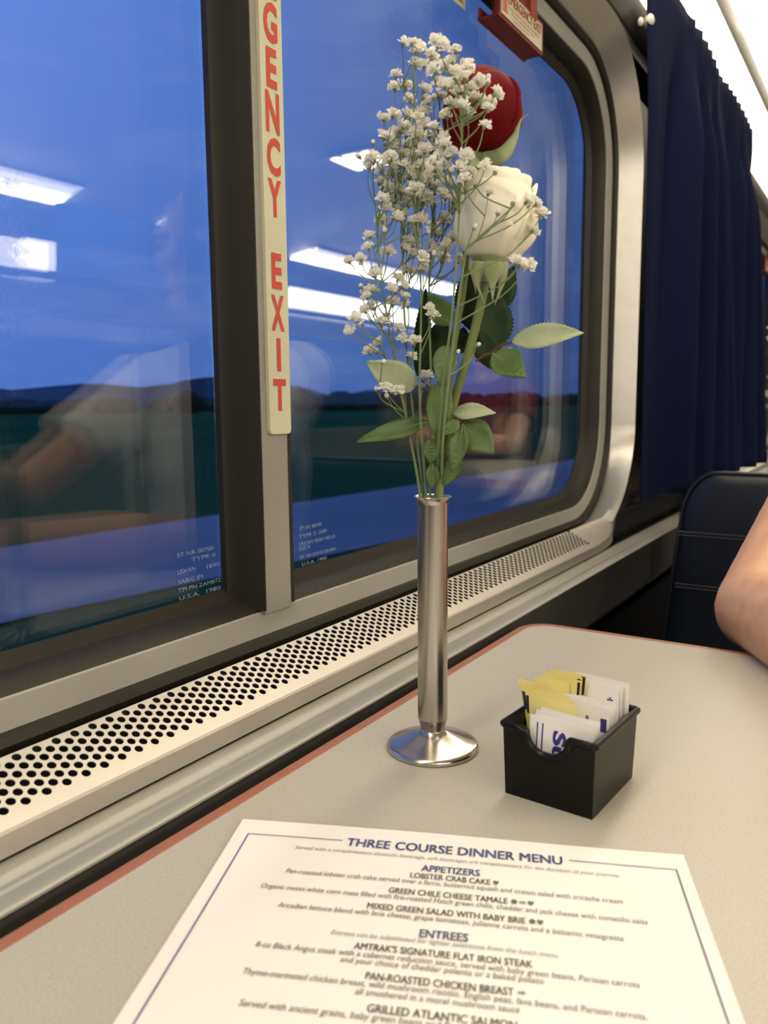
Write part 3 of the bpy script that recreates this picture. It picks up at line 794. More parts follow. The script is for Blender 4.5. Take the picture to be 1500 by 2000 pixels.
# ------------------------------------------------------------------ bud vase
vz = thing('bud_vase', 'slim stainless steel bud vase with round foot on the table', 'vase', tuple(VAX))
obj('foot', MB().lathe([(.0001, 0), (.0272, 0), (.0283, .0006), (.0285, .0020), (.0279, .0032), (.0262, .0040), (.0210, .0058), (.0150, .0084), (.0105, .0104), (.0082, .0116), (.0074, .0124)], VAX, 64), m_steeld, vz)
obj('collar', MB().lathe([(.0070, .0112), (.0078, .0118), (.0073, .0126), (.0077, .0150), (.0086, .0182), (.0090, .0196)], VAX, 48), m_steeld, vz)
obj('tube', MB().lathe([(.0084, .0185), (.0092, .0196), (.0092, .0205), (.0091, .08), (.0092, .1530), (.0095, .1552), (.0105, .1570), (.0113, .1577), (.0111, .1580), (.0100, .1574), (.0088, .1550), (.0086, .140), (.0084, .10), (.0001, .10)], VAX, 48), m_steel, vz)
RIM = VAX+np.array([0, 0, .1575])

# ------------------------------------------------------------------ roses
def spline(pts, n=24):
    pts = [np.array(p, float) for p in pts]
    P = [2*pts[0]-pts[1]]+pts+[2*pts[-1]-pts[-2]]; out = []
    for i in range(1, len(P)-2):
        for j in range(n):
            s = j/n; a, b, c, d = P[i-1], P[i], P[i+1], P[i+2]
            out.append(.5*((2*b)+(-a+c)*s+(2*a-5*b+4*c-d)*s*s+(-a+3*b-3*c+d)*s**3))
    out.append(P[-2]); return out
def frame(axis):
    z = np.array(axis, float); z /= np.linalg.norm(z)
    x = -NF - z*((-NF)@z); x /= np.linalg.norm(x)      # x looks at the viewer
    return x, np.cross(z, x), z
def leaf(parent, base, tip, wpx, m, facing=(0, 0, 0), fold=.25, droop=.1, name='leaf', shape=.75, petiole=None, seed=0):
    base, tip = np.array(base), np.array(tip); L = np.linalg.norm(tip-base); d = (tip-base)/L
    nrm = -NF+np.array(facing, float); nrm = nrm-d*(nrm@d); nrm /= np.linalg.norm(nrm)
    sd = np.cross(d, nrm); W = wpx*PX/2; n = 36
    r = random.Random(seed); rows = []
    for i in range(n+1):
        s = i/n
        w_ = W*(math.sin(math.pi*s**shape)**.85 if 0 < s < 1 else 0)
        ser = 1+.05*((i % 2)*2-1)
        c = base+d*L*s+nrm*(droop*L*(s-.0)*(1-s)*1.6)
        row = []
        for q in (-1, -.66, -.33, 0, .33, .66, 1):
            e = w_*q*(ser if abs(q) == 1 else 1)
            row.append(c+sd*e+nrm*(fold*abs(e)-.12*fold*(e*e)/(W+1e-9)+.0008*math.sin(7*s+3*q+seed)*abs(q)+.00022*math.sin(46*(s-.16*abs(q)))*min(1, 3*abs(q))))
        rows.append(row)
    g = MB().grid(rows)
    o = obj(name, g, m, parent, smooth='all'); solid(o, .0004)
    vein = MB().tube([base+d*L*s+nrm*(droop*L*s*(1-s)*1.6-.0002) for s in [i/10 for i in range(10)]], [.0006*(1-s*.8) for s in [i/10 for i in range(10)]], 5)
    obj('midrib', vein, m_sepal if m is not m_leafd else m_leaf, o)
    if petiole is not None:
        obj('petiole', MB().tube(spline([petiole, (np.array(petiole)+base)/2+np.array([0, 0, .0012]), base], 6), .0008, 6), m_brownstem, o)
    return o
def bloom(parent, base, top, R, petal_specs, m, prof):
    base, top = np.array(base), np.array(top); H = np.linalg.norm(top-base); X, Y, Z = frame(top-base)
    for k, (f, hw, th0, vtop, curl, tipk, lean) in enumerate(petal_specs):
        rows = []; nu, nv = 16, 14
        for i in range(nu+1):
            u = -1+2*i/nu; row = []
            ang = math.radians(th0+hw*u)
            vm = vtop*(1-tipk*abs(u)**3)+.006*math.sin(5*u+k)
            for j in range(nv+1):
                v = j/nv*vm
                r = R*f*prof(v)*(1+.035*u)+.0006*math.sin(3*u+k*2)*v
                if j/nv > .80: r += curl*R*((j/nv-.80)/.2)**2*(1+.5*math.sin(4*u+k))
                if abs(u) > .8: r += .02*R*(abs(u)-.8)/.2*v
                row.append(base+Z*(H*v)+X*(r*math.cos(ang)+lean*R*v)+Y*(r*math.sin(ang)))
            rows.append(row)
        o = obj('petal', MB().grid(rows), m, parent, smooth='all')
        solid(o, .0005)
def sepal(parent, base, pts, W, m=None):
    c = spline([base]+pts, 6); n = len(c); rows = []
    for i, p in enumerate(c):
        t_ = c[min(i+1, n-1)]-c[max(i-1, 0)]; t_ /= np.linalg.norm(t_)
        nrm = -NF-t_*((-NF)@t_); nrm /= np.linalg.norm(nrm)
        sd = np.cross(t_, nrm); s = i/(n-1)
        w_ = W*(1-s)**1.05*(.8+.5*math.sin(math.pi*min(1, s*1.7)))
        rows.append([p+sd*w_*q+nrm*(-.25*abs(w_*q)) for q in (-1, -.5, 0, .5, 1)])
    solid(obj('sepal', MB().grid(rows), m or m_sepal, parent, smooth='all'), .0006)

def egg(a, b, close):            # bud outline: radius along the height
    def f(v):
        v = min(max(v, 0), 1.0)
        if v < a: return .30+.70*math.sin(math.pi/2*(v/a))**.75
        s = (v-a)/(1-a)
        return 1-close*s**b
    return f
stem_low = lambda du, dv, z=-.03: RIM+np.array([du, dv, z])
# red rose
rr_ = thing('red_rose', 'dark red rose, the taller bloom of the two in the steel vase', 'flower', tuple(RIM+np.array([.003, .002, -.05])))
rb, rtop = bp(936, 304, .004), bp(944, 139, .008)
specs = [(.42, 170, 0, .96, 0, .0, 0), (.60, 110, 40, .985, .0, .10, 0), (.66, 110, 160, .985, 0, .10, 0), (.72, 105, 280, .99, 0, .10, 0),
         (.82, 95, 100, .985, .01, .12, 0), (.86, 95, 220, .98, .01, .12, 0), (.91, 90, -40, .97, .03, .14, 0), (.95, 85, 130, .955, .05, .16, 0), (.985, 88, 250, .93, .09, .2, 0), (1.01, 70, 38, .90, .02, .28, 0), (1.015, 62, -52, .86, .02, .3, 0), (.99, 30, 80, .92, .10, .7, 0)]
bloom(rr_, rb, rtop, 73*PX, specs, m_red_rose, egg(.45, 2.3, .66))
sx_ = spline([rb, bp(926, 345, .004), bp(915, 430, .010), bp(905, 560, .010), bp(882, 700, .006), bp(868, 850, .003), stem_low(.002, .003, .004), stem_low(.001, .002)], 10)
obj('stem', MB().tube(sx_, .0022, 10), m_stem, rr_)
obj('calyx', MB().tube([bp(927, 330, .004), bp(931, 318, .004), bp(935, 308, .004), bp(938, 299, .005)], [.0024, .0046, .0058, .0078], 14), m_sepal, rr_)
sepal(rr_, bp(938, 311, -.004), [bp(978, 304, -.010), bp(1004, 270, -.006), bp(1016, 236, -.003), bp(1034, 222, -.004)], 15*PX)
sepal(rr_, bp(932, 309, -.004), [bp(922, 322, -.008), bp(912, 340, -.008)], 12*PX)
sepal(rr_, bp(932, 309, .008), [bp(900, 296, .020), bp(880, 270, .024)], 11*PX)
# white rose
wr = thing('white_rose', 'cream white rose, the lower and nearer bloom in the steel vase', 'flower', tuple(RIM+np.array([.004, -.002, -.05])))
wb, wtop = bp(957, 512, -.012), bp(978, 330, -.010)
specs = [(.45, 170, 0, .95, 0, .0, .02), (.60, 110, 20, .97, .02, .10, .02), (.66, 105, 150, .985, .02, .08, 0), (.72, 100, 270, .99, .02, .08, 0),
         (.80, 92, 80, .97, .05, .10, 0), (.86, 92, 200, .965, .05, .12, 0), (.92, 85, 300, .94, .08, .14, 0),
         (.97, 82, 55, .90, .10, .20, 0), (1.0, 85, 150, .86, .06, .2, 0), (1.03, 80, -62, .80, .10, .25, 0), (1.05, 60, 88, .86, .16, .75, 0), (1.04, 76, 8, .80, .02, .25, 0)]
bloom(wr, wb, wtop, 73*PX, specs, m_white_rose, egg(.36, 2.0, .50))
sx_ = spline([wb, bp(950, 540, -.012), bp(938, 600, -.012), bp(915, 690, -.010), bp(888, 780, -.006), bp(872, 870, -.002), stem_low(.005, -.001, .004), stem_low(.004, -.002)], 10)
obj('stem', MB().tube(sx_, [.0026]*len(sx_), 10), m_stem, wr)
obj('calyx', MB().tube([bp(949, 552, -.012), bp(952, 538, -.012), bp(955, 522, -.012), bp(957, 512, -.012), bp(958, 504, -.012)], [.0030, .0056, .0078, .0098, .0108], 16), m_sepal, wr)
for pts, W, d in (([(932, 552), (946, 592)], 10, -.022), ([(962, 548), (962, 588)], 19, -.027), ([(978, 560), (966, 596)], 9, -.02), ([(924, 535), (930, 574)], 9, -.02), ([(990, 520), (1004, 512)], 8, -.012)):
    u0 = {932: 938, 962: 964, 978: 985, 924: 926, 990: 975}[pts[0][0]]
    sepal(wr, bp(u0, 510, d), [bp(u, v, d+.002) for u, v in pts], W*PX)
# leaves: (owner, base, tip, width px, depth of base, depth of tip, material, facing, fold, petiole)
LV = [
 (wr, (1000, 668), (1140, 650), 48, -.010, -.018, m_leafp, (0, 0, .4), .35, (960, 688)),
 (wr, (962, 690), (1026, 736), 62, -.012, -.02, m_leaf, (.1, 0, .3), .15, (930, 705)),
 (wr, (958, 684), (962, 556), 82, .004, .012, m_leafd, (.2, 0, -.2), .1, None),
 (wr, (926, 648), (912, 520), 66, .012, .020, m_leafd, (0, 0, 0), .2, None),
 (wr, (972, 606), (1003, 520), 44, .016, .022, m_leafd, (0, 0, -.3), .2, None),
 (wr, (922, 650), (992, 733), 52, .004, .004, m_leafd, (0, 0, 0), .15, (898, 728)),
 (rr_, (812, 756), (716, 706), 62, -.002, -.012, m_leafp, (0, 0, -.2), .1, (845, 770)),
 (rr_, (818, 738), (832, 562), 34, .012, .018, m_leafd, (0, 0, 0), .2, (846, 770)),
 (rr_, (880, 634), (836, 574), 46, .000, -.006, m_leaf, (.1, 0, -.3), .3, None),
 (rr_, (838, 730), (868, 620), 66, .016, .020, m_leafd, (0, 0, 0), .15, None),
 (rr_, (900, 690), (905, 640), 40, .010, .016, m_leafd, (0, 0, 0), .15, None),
 (wr, (872, 676), (862, 758), 46, -.014, -.020, m_leaf, (.1, 0, .2), .5, None),
 (wr, (862, 742), (856, 868), 50, -.008, -.012, m_leaf, (-.2, 0, .1), .4, None),
 (wr, (882, 806), (968, 806), 34, -.006, -.014, m_leafp, (0, 0, .5), .25, None),
 (wr, (902, 828), (965, 886), 62, -.008, -.016, m_leaf, (0, 0, .2), .2, (880, 815)),
 (wr, (904, 836), (882, 924), 36, -.014, -.020, m_leaf, (-.2, 0, .1), .3, None),
 (rr_, (893, 888), (868, 948), 36, -.004, -.006, m_leaf, (.3, 0, 0), .3, None),
 (rr_, (834, 824), (696, 864), 38, .002, -.010, m_leaf, (0, 0, .3), .25, (858, 812)),
 (rr_, (848, 858), (840, 905), 38, -.008, -.010, m_leaf, (0, 0, 0), .3, None),
 (wr, (896, 822), (866, 850), 26, -.016, -.018, m_leaf, (0, 0, .2), .3, None),
 (rr_, (846, 905), (842, 955), 26, -.006, -.006, m_leaf, (0, 0, 0), .3, None),
]
for i, (ow, b, t_, wd, d0, d1, m, fc, fo, pet) in enumerate(LV):
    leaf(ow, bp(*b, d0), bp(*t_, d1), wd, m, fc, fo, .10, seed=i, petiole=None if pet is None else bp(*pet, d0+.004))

# ------------------------------------------------------------------ baby's breath
def blossom_mesh(seed, bud=False):
    r = random.Random(seed); g = MB(); S = .0047
    if bud:
        g.ball((0, 0, .0016), (.0013, .0013, .0017), 5, 0); g.tube([(0, 0, -.0008), (0, 0, .0002), (0, 0, .0012)], [.0003, .0011, .0013], 7, 1)
    else:
        for k in range(24):
            a = k*2.4+r.uniform(-.3, .3); el = .05+1.40*(k/23)**.85; rad = S*r.uniform(.75, 1.1)*(1 if k < 14 else .85)
            d = np.array([math.cos(a)*math.cos(el), math.sin(a)*math.cos(el), math.sin(el)])
            sd = np.array([-math.sin(a), math.cos(a), 0]); nn = np.cross(d, sd)
            w_ = rad*r.uniform(.30, .42); b0 = np.array([0, 0, .0008])
            rows = [[b0+d*rad*.15+sd*w_*.3*q for q in (-1, 0, 1)],
                    [b0+d*rad*.6+sd*w_*.9*q+nn*rad*.16*abs(q)*r.uniform(-1, 1) for q in (-1, 0, 1)],
                    [b0+d*rad*(1-.12*abs(q)+r.uniform(-.10, .10))+sd*w_*1.0*q+nn*rad*r.uniform(-.30, .30) for q in (-1, 0, 1)]]
            g.grid(rows, 0)
        g.ball((0, 0, .0020), .0018, 4, 0)
        g.tube([(0, 0, -.0012), (0, 0, -.0005), (0, 0, .0006), (0, 0, .0012)], [.0003, .0009, .0012, .0013], 7, 1)
    me = bpy.data.meshes.new('blossom'); me.from_pydata(g.v, [], g.f); me.materials.append(m_gyp); me.materials.append(m_gypcal)
    me.polygons.foreach_set('material_index', g.m); me.update()
    return me
BM = [blossom_mesh(i) for i in range(7)]; BUD = blossom_mesh(50, True)
z1 = [(410,115),(465,120),(505,155),(490,165),(610,105),(635,140),(618,120),(725,160),(705,220),(575,180),(590,215),(480,245),(530,245),(600,275),(650,265),(712,290),(795,255),(780,270),(775,320),(845,335),(370,305),(365,380),(425,370),(455,450),(530,390),(620,350),(660,365),(690,375),(720,345),(735,400),(810,385),(825,440),(855,455),(760,470),(750,490),(685,470),(945,410),(920,460),(905,500),(670,540),(790,535),(885,600),(635,430),(560,460),
 (300,565),(350,540),(425,535),(490,560),(540,520),(410,600),(470,620),(300,665),(285,650),(360,630),(430,650),(540,600),(590,610),(600,740),(620,730),(780,780),(765,770),(890,840),(240,790),(215,830),(290,860),(470,775),(270,930),(290,960),(510,840),(570,835),(640,840),(450,870),(740,850),(800,870),(370,950),(640,1000),(540,870),(580,960),(700,1100),(835,940),(910,990),(1130,1040),(1185,1050),(1150,1050),(1215,1120),(1160,1210),(360,1050),(440,1030),(520,1050),(600,1060),(290,1155),(500,1140),(650,1160),(220,1245),(215,1310),(170,1375),(100,1390),(325,1340),(440,1280),(470,1360),(665,1290),(700,1260),(735,1390),(650,1370),(600,1330),(430,1440),(250,1470),(530,1440),(1090,1410),(1145,1420),(1075,1400)]
zb = [(240,700),(160,775),(945,870),(1050,1050),(965,1110),(905,320),(905,350),(525,430),(590,435),(305,1215),(825,1190)]
z2 = [(215,225),(205,250),(235,215),(345,210),(250,120),(405,180),(420,250),(240,310),(190,330),(325,375),(290,400),(385,435),(560,320),(590,360),(135,385),(110,445),(405,495),(475,520),(485,505),(455,600),(275,520),(215,570),(310,790),(410,790),(395,800),(425,780),(545,720),(350,290),(440,300),(455,100),(380,150),(730,40)]
z2b = [(170,190),(180,405),(260,570),(255,790),(730,570),(840,525),(290,630),(320,830),(430,690)]
fl = [((650+x/3, 50+y/3), 0) for x, y in z1]+[((650+x/3, 50+y/3), 1) for x, y in zb]+[((650+x/3, 500+y/3), 0) for x, y in z2]+[((650+x/3, 500+y/3), 1) for x, y in z2b]
r_ = random.Random(11)
poly = [(835, 210), (765, 262), (735, 310), (745, 385), (762, 450), (790, 520), (880, 520), (892, 420), (915, 340), (865, 270)]
def inside(x, y):
    c = False; j = len(poly)-1
    for i in range(len(poly)):
        (xi, yi), (xj, yj) = poly[i], poly[j]
        if (yi > y) != (yj > y) and x < (xj-xi)*(y-yi)/(yj-yi)+xi: c = not c
        j = i
    return c
ct = 0
while ct < 95:
    x, y = r_.uniform(730, 920), r_.uniform(205, 525)
    if inside(x, y) and min((x-a)**2+(y-b)**2 for (a, b), _ in fl) > 49 and r_.random() < (1.0 if y < 400 else .45):
        fl.append(((x, y), 1 if r_.random() < .12 else 0)); ct += 1
SPR = [ # main stems of the six sprigs: pixels from the rim upwards, depth, label
 ([(820, 965), (800, 850), (768, 690), (742, 520), (732, 390)], -.004, 'outermost sprig of tiny white blossoms on the window side of the bouquet'),
 ([(826, 962), (806, 800), (790, 620), (785, 430), (772, 260)], .004, 'sprig of tiny white blossoms rising second from the window side'),
 ([(832, 966), (820, 780), (822, 560), (806, 340), (810, 150)], -.010, 'tallest sprig of tiny white blossoms, topping the bouquet'),
 ([(840, 966), (842, 760), (838, 560), (848, 380), (862, 180)], .010, 'sprig of tiny white blossoms rising in the middle of the bouquet'),
 ([(852, 966), (862, 780), (884, 600), (898, 400), (905, 200)], -.038, 'sprig of tiny white blossoms crossing in front of the red rose'),
 ([(862, 966), (868, 820), (905, 520), (922, 478), (985, 420), (1005, 400)], -.042, 'short sprig of tiny white blossoms crossing in front of the white rose'),
]
stems = []
for px, dep, lab in SPR:
    n = len(px); pts = [bp(u, v, dep*(min(1, i/1.5)) + (.002*math.sin(i*2+dep*300))) for i, (u, v) in enumerate(px)]
    pts = [RIM+np.array([(pts[0]-RIM)[0]*.6, (pts[0]-RIM)[1]*.6, -.045])]+pts
    stems.append(spline(pts, 10))
assign = [[] for _ in SPR]
for (u, v), bud in fl:
    best = None
    for i, (px, dep, lab) in enumerate(SPR):
        if i == 5 and not (u > 905 and v > 340): continue
        if i != 5 and u > 960 and v > 340: continue
        if i == 4 and (u < 840 or v > 345): continue
        if u > 868 and v < 235 and i != 4: continue
        d = min(abs(u-(750+F*(p@RR)/(p@fw)))+.35*max(0, (1000-F*(p@UU)/(p@fw))*-1+v) for p in stems[i][10:])+r_.uniform(0, 25)
        if len(assign[i]) > 92: d += 1e4
        if best is None or d < best[0]: best = (d, i)
    assign[best[1]].append((u, v, bud))
gyp_roots = []
for i, (px, dep, lab) in enumerate(SPR):
    root = thing('babys_breath_sprig', lab, 'flower', tuple(stems[i][0]), 'white filler sprigs in the vase')
    gyp_roots.append(root)
    mbs = MB(); c = stems[i]; n = len(c)
    mbs.tube(c, [.0011-.0008*j/n for j in range(n)], 6)
    nodes = [p for p in c[14:]]
    F3 = []
    for (u, v, bud) in assign[i]:
        F3.append((bp(u, v, dep+r_.uniform(-.014, .014)), bud))
    F3.sort(key=lambda q: min(np.linalg.norm(q[0]-p) for p in nodes))
    for p, bud in F3:
        best = None
        for q in nodes:
            d = p-q; L = np.linalg.norm(d)
            if d[2] < .006 or d[2] < .5*L: continue
            cost = abs(L-.022)+.3*L
            if best is None or cost < best[0]: best = (cost, q)
        q = best[1] if best else c[16]
        d = p-q; L = np.linalg.norm(d)
        mid = q+d*.5+np.array([d[0], d[1], 0])*.16+np.array([r_.uniform(-1, 1), r_.uniform(-1, 1), 0])*.0015
        k = 5; tw = spline([q, mid, p], k)
        mbs.tube(tw, [.00042-.00016*j/(2*k) for j in range(2*k+1)], 4, caps=False)
        nodes += [tw[k], tw[k+2]]
        o = bpy.data.objects.new('flower_bud' if bud else 'blossom', BUD if bud else BM[r_.randrange(7)])
        COL.objects.link(o); o.parent = root
        o.location = Vector(p)-root.location
        dn = d/L+np.array([r_.uniform(-.6, .6), r_.uniform(-.6, .6), r_.uniform(-.1, .6)])+(-NF)*.25
        o.rotation_euler = Vector(dn).to_track_quat('Z', 'Y').to_euler()
        s = r_.uniform(.85, 1.12); o.scale = (s, s, s)
    # nodes with tiny bracts on the main stem
    obj('twigs', mbs, m_gypstem, root)

# ------------------------------------------------------------------ curtain
cu_ = thing('window_curtain', 'navy pleated curtain with pinked top hanging beside the window', 'curtain', (-.37, 1.9, -.17))
rows = []; NY, NZ = 420, 40
y_l, y_r = 1.354, 2.15
zt_, zb_ = .690, -.172
r_ = random.Random(5)
pl_w = [r_.uniform(.7, 1.3) for _ in range(60)]
cum = np.cumsum(pl_w)
for i in range(NY+1):
    s = i/NY; row = []
    for j in range(NZ+1):
        h = j/NZ                          # 0 top, 1 bottom
        # tight pleats near the top that merge into broad folds below
        ph1 = np.interp(s, np.linspace(0, 1, 60), cum)*.30
        flat = min(1, max(0, (s-.13)/.05)) if s < .46 else min(1, max(.3, abs(s-.50)/.05))
        fr_ = ph1 % 1
        tight = ((fr_/.72 if fr_ < .72 else (1-fr_)/.28)*2-1)*.0058*flat+.005*abs(math.sin(math.pi*s*2))
        broad = math.sin(2*math.pi*(s*6.2+.35*h)+1.2*math.sin(5*s))*.021+math.sin(2*math.pi*(s*13+.2)+2*h)*.009
        k = max(0, min(1, (h-.05)/.22)); k = k*k*(3-2*k)
        x = -.372+.036*min(1, s/.16)**.7+tight*(1-.75*k)+broad*k*min(1, .3+s*6)+.012*h+ .024*h*s
        y = y_l+(y_r-y_l)*s*(1+.10*h*h)+.012*math.sin(h*3.1)*(1-s)*-.6
        # pinked upper edge: the crown of every pleat stands higher
        z = (zt_+(zb_-zt_)*h)*(1-.088*min(1, s/.16)**.7)
        if j == 0: z += .0
        row.append((x, y, z))
    rows.append(row)
o = obj('pleated_cloth', MB().grid(rows), m_curtain, cu_, smooth='all'); solid(o, .0015)
obj('hem_band', MB().grid([[(p[-1][0]+.0012, p[-1][1], p[-1][2]), (p[-1][0]+.0012, p[-1][1], p[-1][2]+.028)] for p in rows[::3]]), m_curtain, cu_, smooth='all')
for (u, v, rr0, dx) in ((1271, 40, .0102, -.004), (1374, 184, .0072, .031), (1253, 42, .006, -.008)):
    p = onx(u, v, -.362+dx)
    g = MB().ball((p[0]-rr0*.2, p[1], p[2]), (rr0*.75, rr0, rr0), 10)
    obj('snap_button', g, m_knob, cu_)

# ------------------------------------------------------------------ booth seat across the table
SX0, SX1 = -.270, .46
se = thing('booth_seat', 'navy vinyl booth seat with stitched backrest across the table', 'seat', ((SX0+SX1)/2, 1.2, FL))
def seat_outline(n=10):          # back outline in x,z seen from the table
    r = .075; pts = []
    xa, xb, zt0, zb0 = SX0, SX1, -.108, -.50
    pts.append((xa-.014, zb0))
    pts.append((xa-.010, -.36)); pts.append((xa-.002, -.25))
    for i in range(n+1):
        a = math.radians(180-90*i/n); pts.append((xa+r*.62+.004+r*.62*math.cos(a), zt0-r+r*math.sin(a)))
    for i in range(n+1):
        a = math.radians(90-90*i/n); pts.append((xb-r*.62+r*.62*math.cos(a), zt0-r+r*math.sin(a)))
    pts.append((xb+.002, -.25)); pts.append((xb+.010, -.36)); pts.append((xb+.014, zb0))
    return pts
ol = seat_outline(); n = len(ol); cx = (SX0+SX1)/2
yl = lambda z: 1.26+.10*(z+.1)
def ring(inset, dy): return [(cx+(x-cx)*(1-inset*2.2), yl(z)+dy, z-inset*(z+.3)*1.2) for x, z in ol]
rings = [ring(.05, -.014), ring(.02, -.010), ring(.006, -.004), ring(0, .004), ring(0, .06), ring(.02, .075)]
g = MB().grid(rings, cv=False)
g.f.append(tuple(range(n))); g.m.append(0); g.f.append(tuple(range(5*n, 6*n))[::-1]); g.m.append(0)
obj('backrest', g, m_seat, se)
obj('piping', MB().tube([(x, yl(z)-.001, z+.001) for x, z in ol], .0032, 6), m_seat, se)
for zs in (-.197, -.275):
    sm_ = MB()
    for dzz in (.0025, -.0025): sm_.tube([(SX0+.004+(SX1-SX0-.008)*i/30, yl(zs)-.0150, zs+dzz) for i in range(31)], .0007, 5)
    obj('seam_stitching', sm_, m_thread, se)
cs = MB().box((SX0, .82, FL+.36), (SX1, 1.222, FL+.445)); bevel(obj('seat_cushion', cs, m_seat, se), .02, 3)
obj('seat_base', MB().box((SX0+.02, .87, FL), (SX1-.02, 1.26, FL+.36)), m_lampframe, se, smooth=False)

# ------------------------------------------------------------------ people
def remeshed(name, g, m, parent, vox, smooth_it=6):
    me = bpy.data.meshes.new(name); me.from_pydata(g.v, [], g.f); me.update()
    o = bpy.data.objects.new(name, me); COL.objects.link(o)
    rm = o.modifiers.new('r', 'REMESH'); rm.mode = 'VOXEL'; rm.voxel_size = vox
    s = o.modifiers.new('s', 'SMOOTH'); s.iterations = smooth_it; s.factor = .5
    dg = bpy.context.evaluated_depsgraph_get(); dg.update()
    m2_ = bpy.data.meshes.new_from_object(o.evaluated_get(dg))
    bpy.data.objects.remove(o); bpy.data.meshes.remove(me)
    org = wloc(parent)
    m2_.transform(Matrix.Translation(-org)); m2_.materials.clear(); m2_.materials.append(m)
    m2_.polygons.foreach_set('use_smooth', [True]*len(m2_.polygons)); m2_.name = name
    o = bpy.data.objects.new(name, m2_); COL.objects.link(o); o.parent = parent
    return o
def hand(g, wrist, dirv, palmn, curl, side):
    wrist, d, nn = np.array(wrist), np.array(dirv, float), np.array(palmn, float)
    d /= np.linalg.norm(d); nn = nn-d*(nn@d); nn /= np.linalg.norm(nn); s = np.cross(nn, d)*side
    for q in (-.028, -.010, .008, .026): g.cap(wrist+d*.008+s*q*.6, wrist+d*.088+s*q, .013, .0105, 10)
    for q, L, st_ in ((-.031, .070, .082), (-.0105, .080, .090), (.010, .074, .088), (.029, .058, .080)):
        p = wrist+d*st_+s*q; a = 0
        for k, (f, r0, r1) in enumerate(((.45, .0095, .0088), (.30, .0088, .0080), (.25, .0080, .0068))):
            a += curl*(.7 if k == 0 else 1); e = p+(d*math.cos(a)+nn*math.sin(a))*L*f
            g.cap(p, e, r0, r1, 8); p = e
    p = wrist+d*.022-s*.028; e = p+d*.030-s*.026+nn*.010; g.cap(p, e, .0125, .0105, 8); p2 = e+d*.030-s*.006+nn*.012; g.cap(e, p2, .0105, .0085, 8)
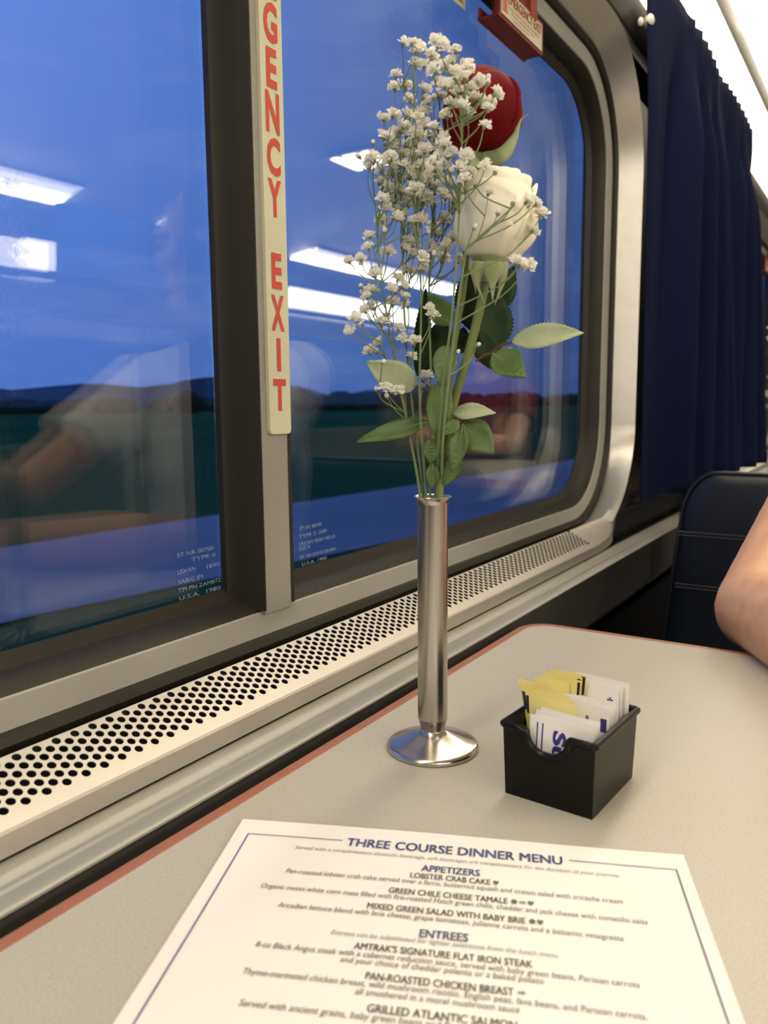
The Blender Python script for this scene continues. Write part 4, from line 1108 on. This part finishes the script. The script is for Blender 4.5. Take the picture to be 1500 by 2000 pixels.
def person(root, H, sh_l, sh_r, el_l, el_r, wr_l, wr_r, hips, face, cap_m, shirt_m, vox=.005, hands=(((0, 0, 1)), ((0, 0, 1)))):
    """H chest centre, sh_* shoulders, el_* elbows, wr_* wrists; face = direction looked at"""
    f = np.array(face, float); f /= np.linalg.norm(f); A = np.array
    H = A(H); hips = A(hips); mid = (A(sh_l)+A(sh_r))/2; side = (A(sh_r)-A(sh_l)); side /= np.linalg.norm(side); upv = A([0, 0, 1.0])
    b = MB()
    def torso(m, gr):
        m.ball(H, (.165+gr, .115+gr, .20+gr), 10); m.ball(hips+upv*.10, (.155+gr, .12+gr, .18+gr), 10); m.ball((H+hips)/2+upv*.02, (.15+gr, .115+gr, .22+gr), 10)
        m.cap(A(sh_l)-upv*.005, mid+upv*.02, .054+gr, .06+gr); m.cap(A(sh_r)-upv*.005, mid+upv*.02, .054+gr, .06+gr)
    torso(b, 0)
    hd = mid+upv*.235+f*.035
    b.cap(mid+upv*.02, hd-upv*.07-f*.01, .058, .052)
    b.ball(hd+upv*.015-f*.012, (.073, .088, .095), 10); b.ball(hd-upv*.055+f*.022, (.052, .055, .058), 9)
    b.cap(hd+f*.083+upv*.008, hd+f*.104-upv*.026, .008, .0135); b.ball(hd+f*.085-upv*.062, .016, 7)
    for s in (-1, 1):
        b.ball(hd+side*s*.076-upv*.008-f*.006, (.011, .016, .030), 7); b.ball(hd+f*.076+side*s*.031+upv*.022, (.022, .016, .011), 7); b.ball(hd+f*.066+side*s*.035-upv*.02, .022, 7)
    b.cap(hd+f*.080-side*.018-upv*.060, hd+f*.080+side*.018-upv*.060, .0075, .0075)
    b.cap(hd+f*.070-side*.01-upv*.095, hd+f*.070+side*.01-upv*.095, .018, .018)
    for s_, e_, w_, pn, sd in ((sh_l, el_l, wr_l, hands[0], -1), (sh_r, el_r, wr_r, hands[1], 1)):
        s_, e_, w_ = A(s_), A(e_), A(w_)
        b.cap(s_, s_+(e_-s_)*.55, .050, .0455); b.cap(s_+(e_-s_)*.5, e_, .0455, .0385); b.ball(e_, .0385, 8)
        b.cap(e_, e_+(w_-e_)*.32, .038, .0425); b.cap(e_+(w_-e_)*.32, w_, .0425, .027)
        hand(b, w_, (w_-e_), pn, .35, sd)
    knees = []
    for s in (-1, 1):
        k = hips+f*.42+side*s*.11-upv*.02; b.cap(hips+side*s*.09, k, .085, .058); a = k-upv*.40+f*.01; b.cap(k, a, .055, .038)
    o = remeshed('body', b, m_skin, root, vox, 5)
    sh = MB(); torso(sh, .012)
    for s_, e_ in ((sh_l, el_l), (sh_r, el_r)):
        s_, e_ = A(s_), A(e_); sh.tube([s_-(e_-s_)*.05, s_+(e_-s_)*.3, s_+(e_-s_)*.54], [.064, .062, .064], 18); sh.ball(s_, .064, 9)
    remeshed('t_shirt', sh, shirt_m, root, .007, 4)
    tr = MB(); tr.ball(hips+upv*.02, (.165, .135, .13), 9)
    for s in (-1, 1):
        k = hips+f*.42+side*s*.11-upv*.02; a = k-upv*.40+f*.01
        tr.cap(hips+side*s*.09, k, .095, .068); tr.cap(k, a, .066, .052); tr.cap(a+upv*.0-upv*.03, a+f*.15-upv*.035, .045, .038)
    remeshed('trousers', tr, m_jeans, root, .009, 4)
    hr = MB(); hr.ball(hd+upv*.036-f*.026, (.078, .086, .084), 9)
    if cap_m is not None: hr.cap(hd+f*.07+upv*.062-side*.03, hd+f*.12+upv*.05-side*.02, .016, .009); hr.cap(hd+f*.07+upv*.062+side*.03, hd+f*.12+upv*.05+side*.02, .016, .009)
    remeshed('cap' if cap_m is not None else 'hair', hr, cap_m or m_hair, root, .006, 4)
    ey = MB()
    for s in (-1, 1): ey.ball(hd+f*.083+side*s*.031+upv*.004, .0105, 7)
    obj('eyes', ey, m_pale, root)
    return o
p1 = thing('person', 'person in a white t-shirt leaning a bare arm on the far table edge', 'person', (.12, 1.05, FL))
person(p1, (.165, 1.095, -.12), (.33, 1.09, .04), (-.005, 1.10, .045), (.37, .80, -.165), (-.093, .768, -.186), (.25, .64, -.06), (.045, .545, -.172), (.165, 1.09, -.365), (-.1, -1, -.1), None, m_shirt, .0045, ((.6, .2, .6), (.15, 0, -1)))
p2 = thing('person', 'person in a red cap seated at a further booth, mirrored in the window', 'person', (.55, 3.05, FL))
person(p2, (.55, 3.06, -.15), (.72, 3.05, .02), (.38, 3.06, .02), (.74, 2.80, -.16), (.33, 2.79, -.16), (.56, 2.62, -.14), (.46, 2.60, -.15), (.55, 3.11, -.365), (-.1, -1, -.1), m_redcap, m_maroon, .008)
# second booth: seat behind the person's bench and the table beyond it
se2 = dup(se, (0, 2.06, 0)); se2['label'] = 'navy booth seat behind the further table, under the red capped person'
tb2 = dup(tb, (0, 2.06, 0)); tb2['label'] = 'further laminate table beyond the navy booth seat'
# flowers on the further table, seen past the curtain
off = np.array([-.263-VAX[0], 2.26-VAX[1], 0.0])
def far_copy(o, label):
    c = dup(o, off); c['label'] = label
    return c
far_copy(vz, 'further steel bud vase on the next table, past the navy curtain')
far_copy(rr_, 'further red rose on the next table, past the navy curtain')
far_copy(wr, 'further white rose on the next table, past the navy curtain')
far_copy(gyp_roots[2], 'further tall sprig of tiny white blossoms on the next table'); far_copy(gyp_roots[1], 'further outer sprig of tiny white blossoms on the next table')

# ------------------------------------------------------------------ raise everything so that the floor lies at zero
for o in list(sc.objects):
    if o.parent is None: o.location.z += ZO
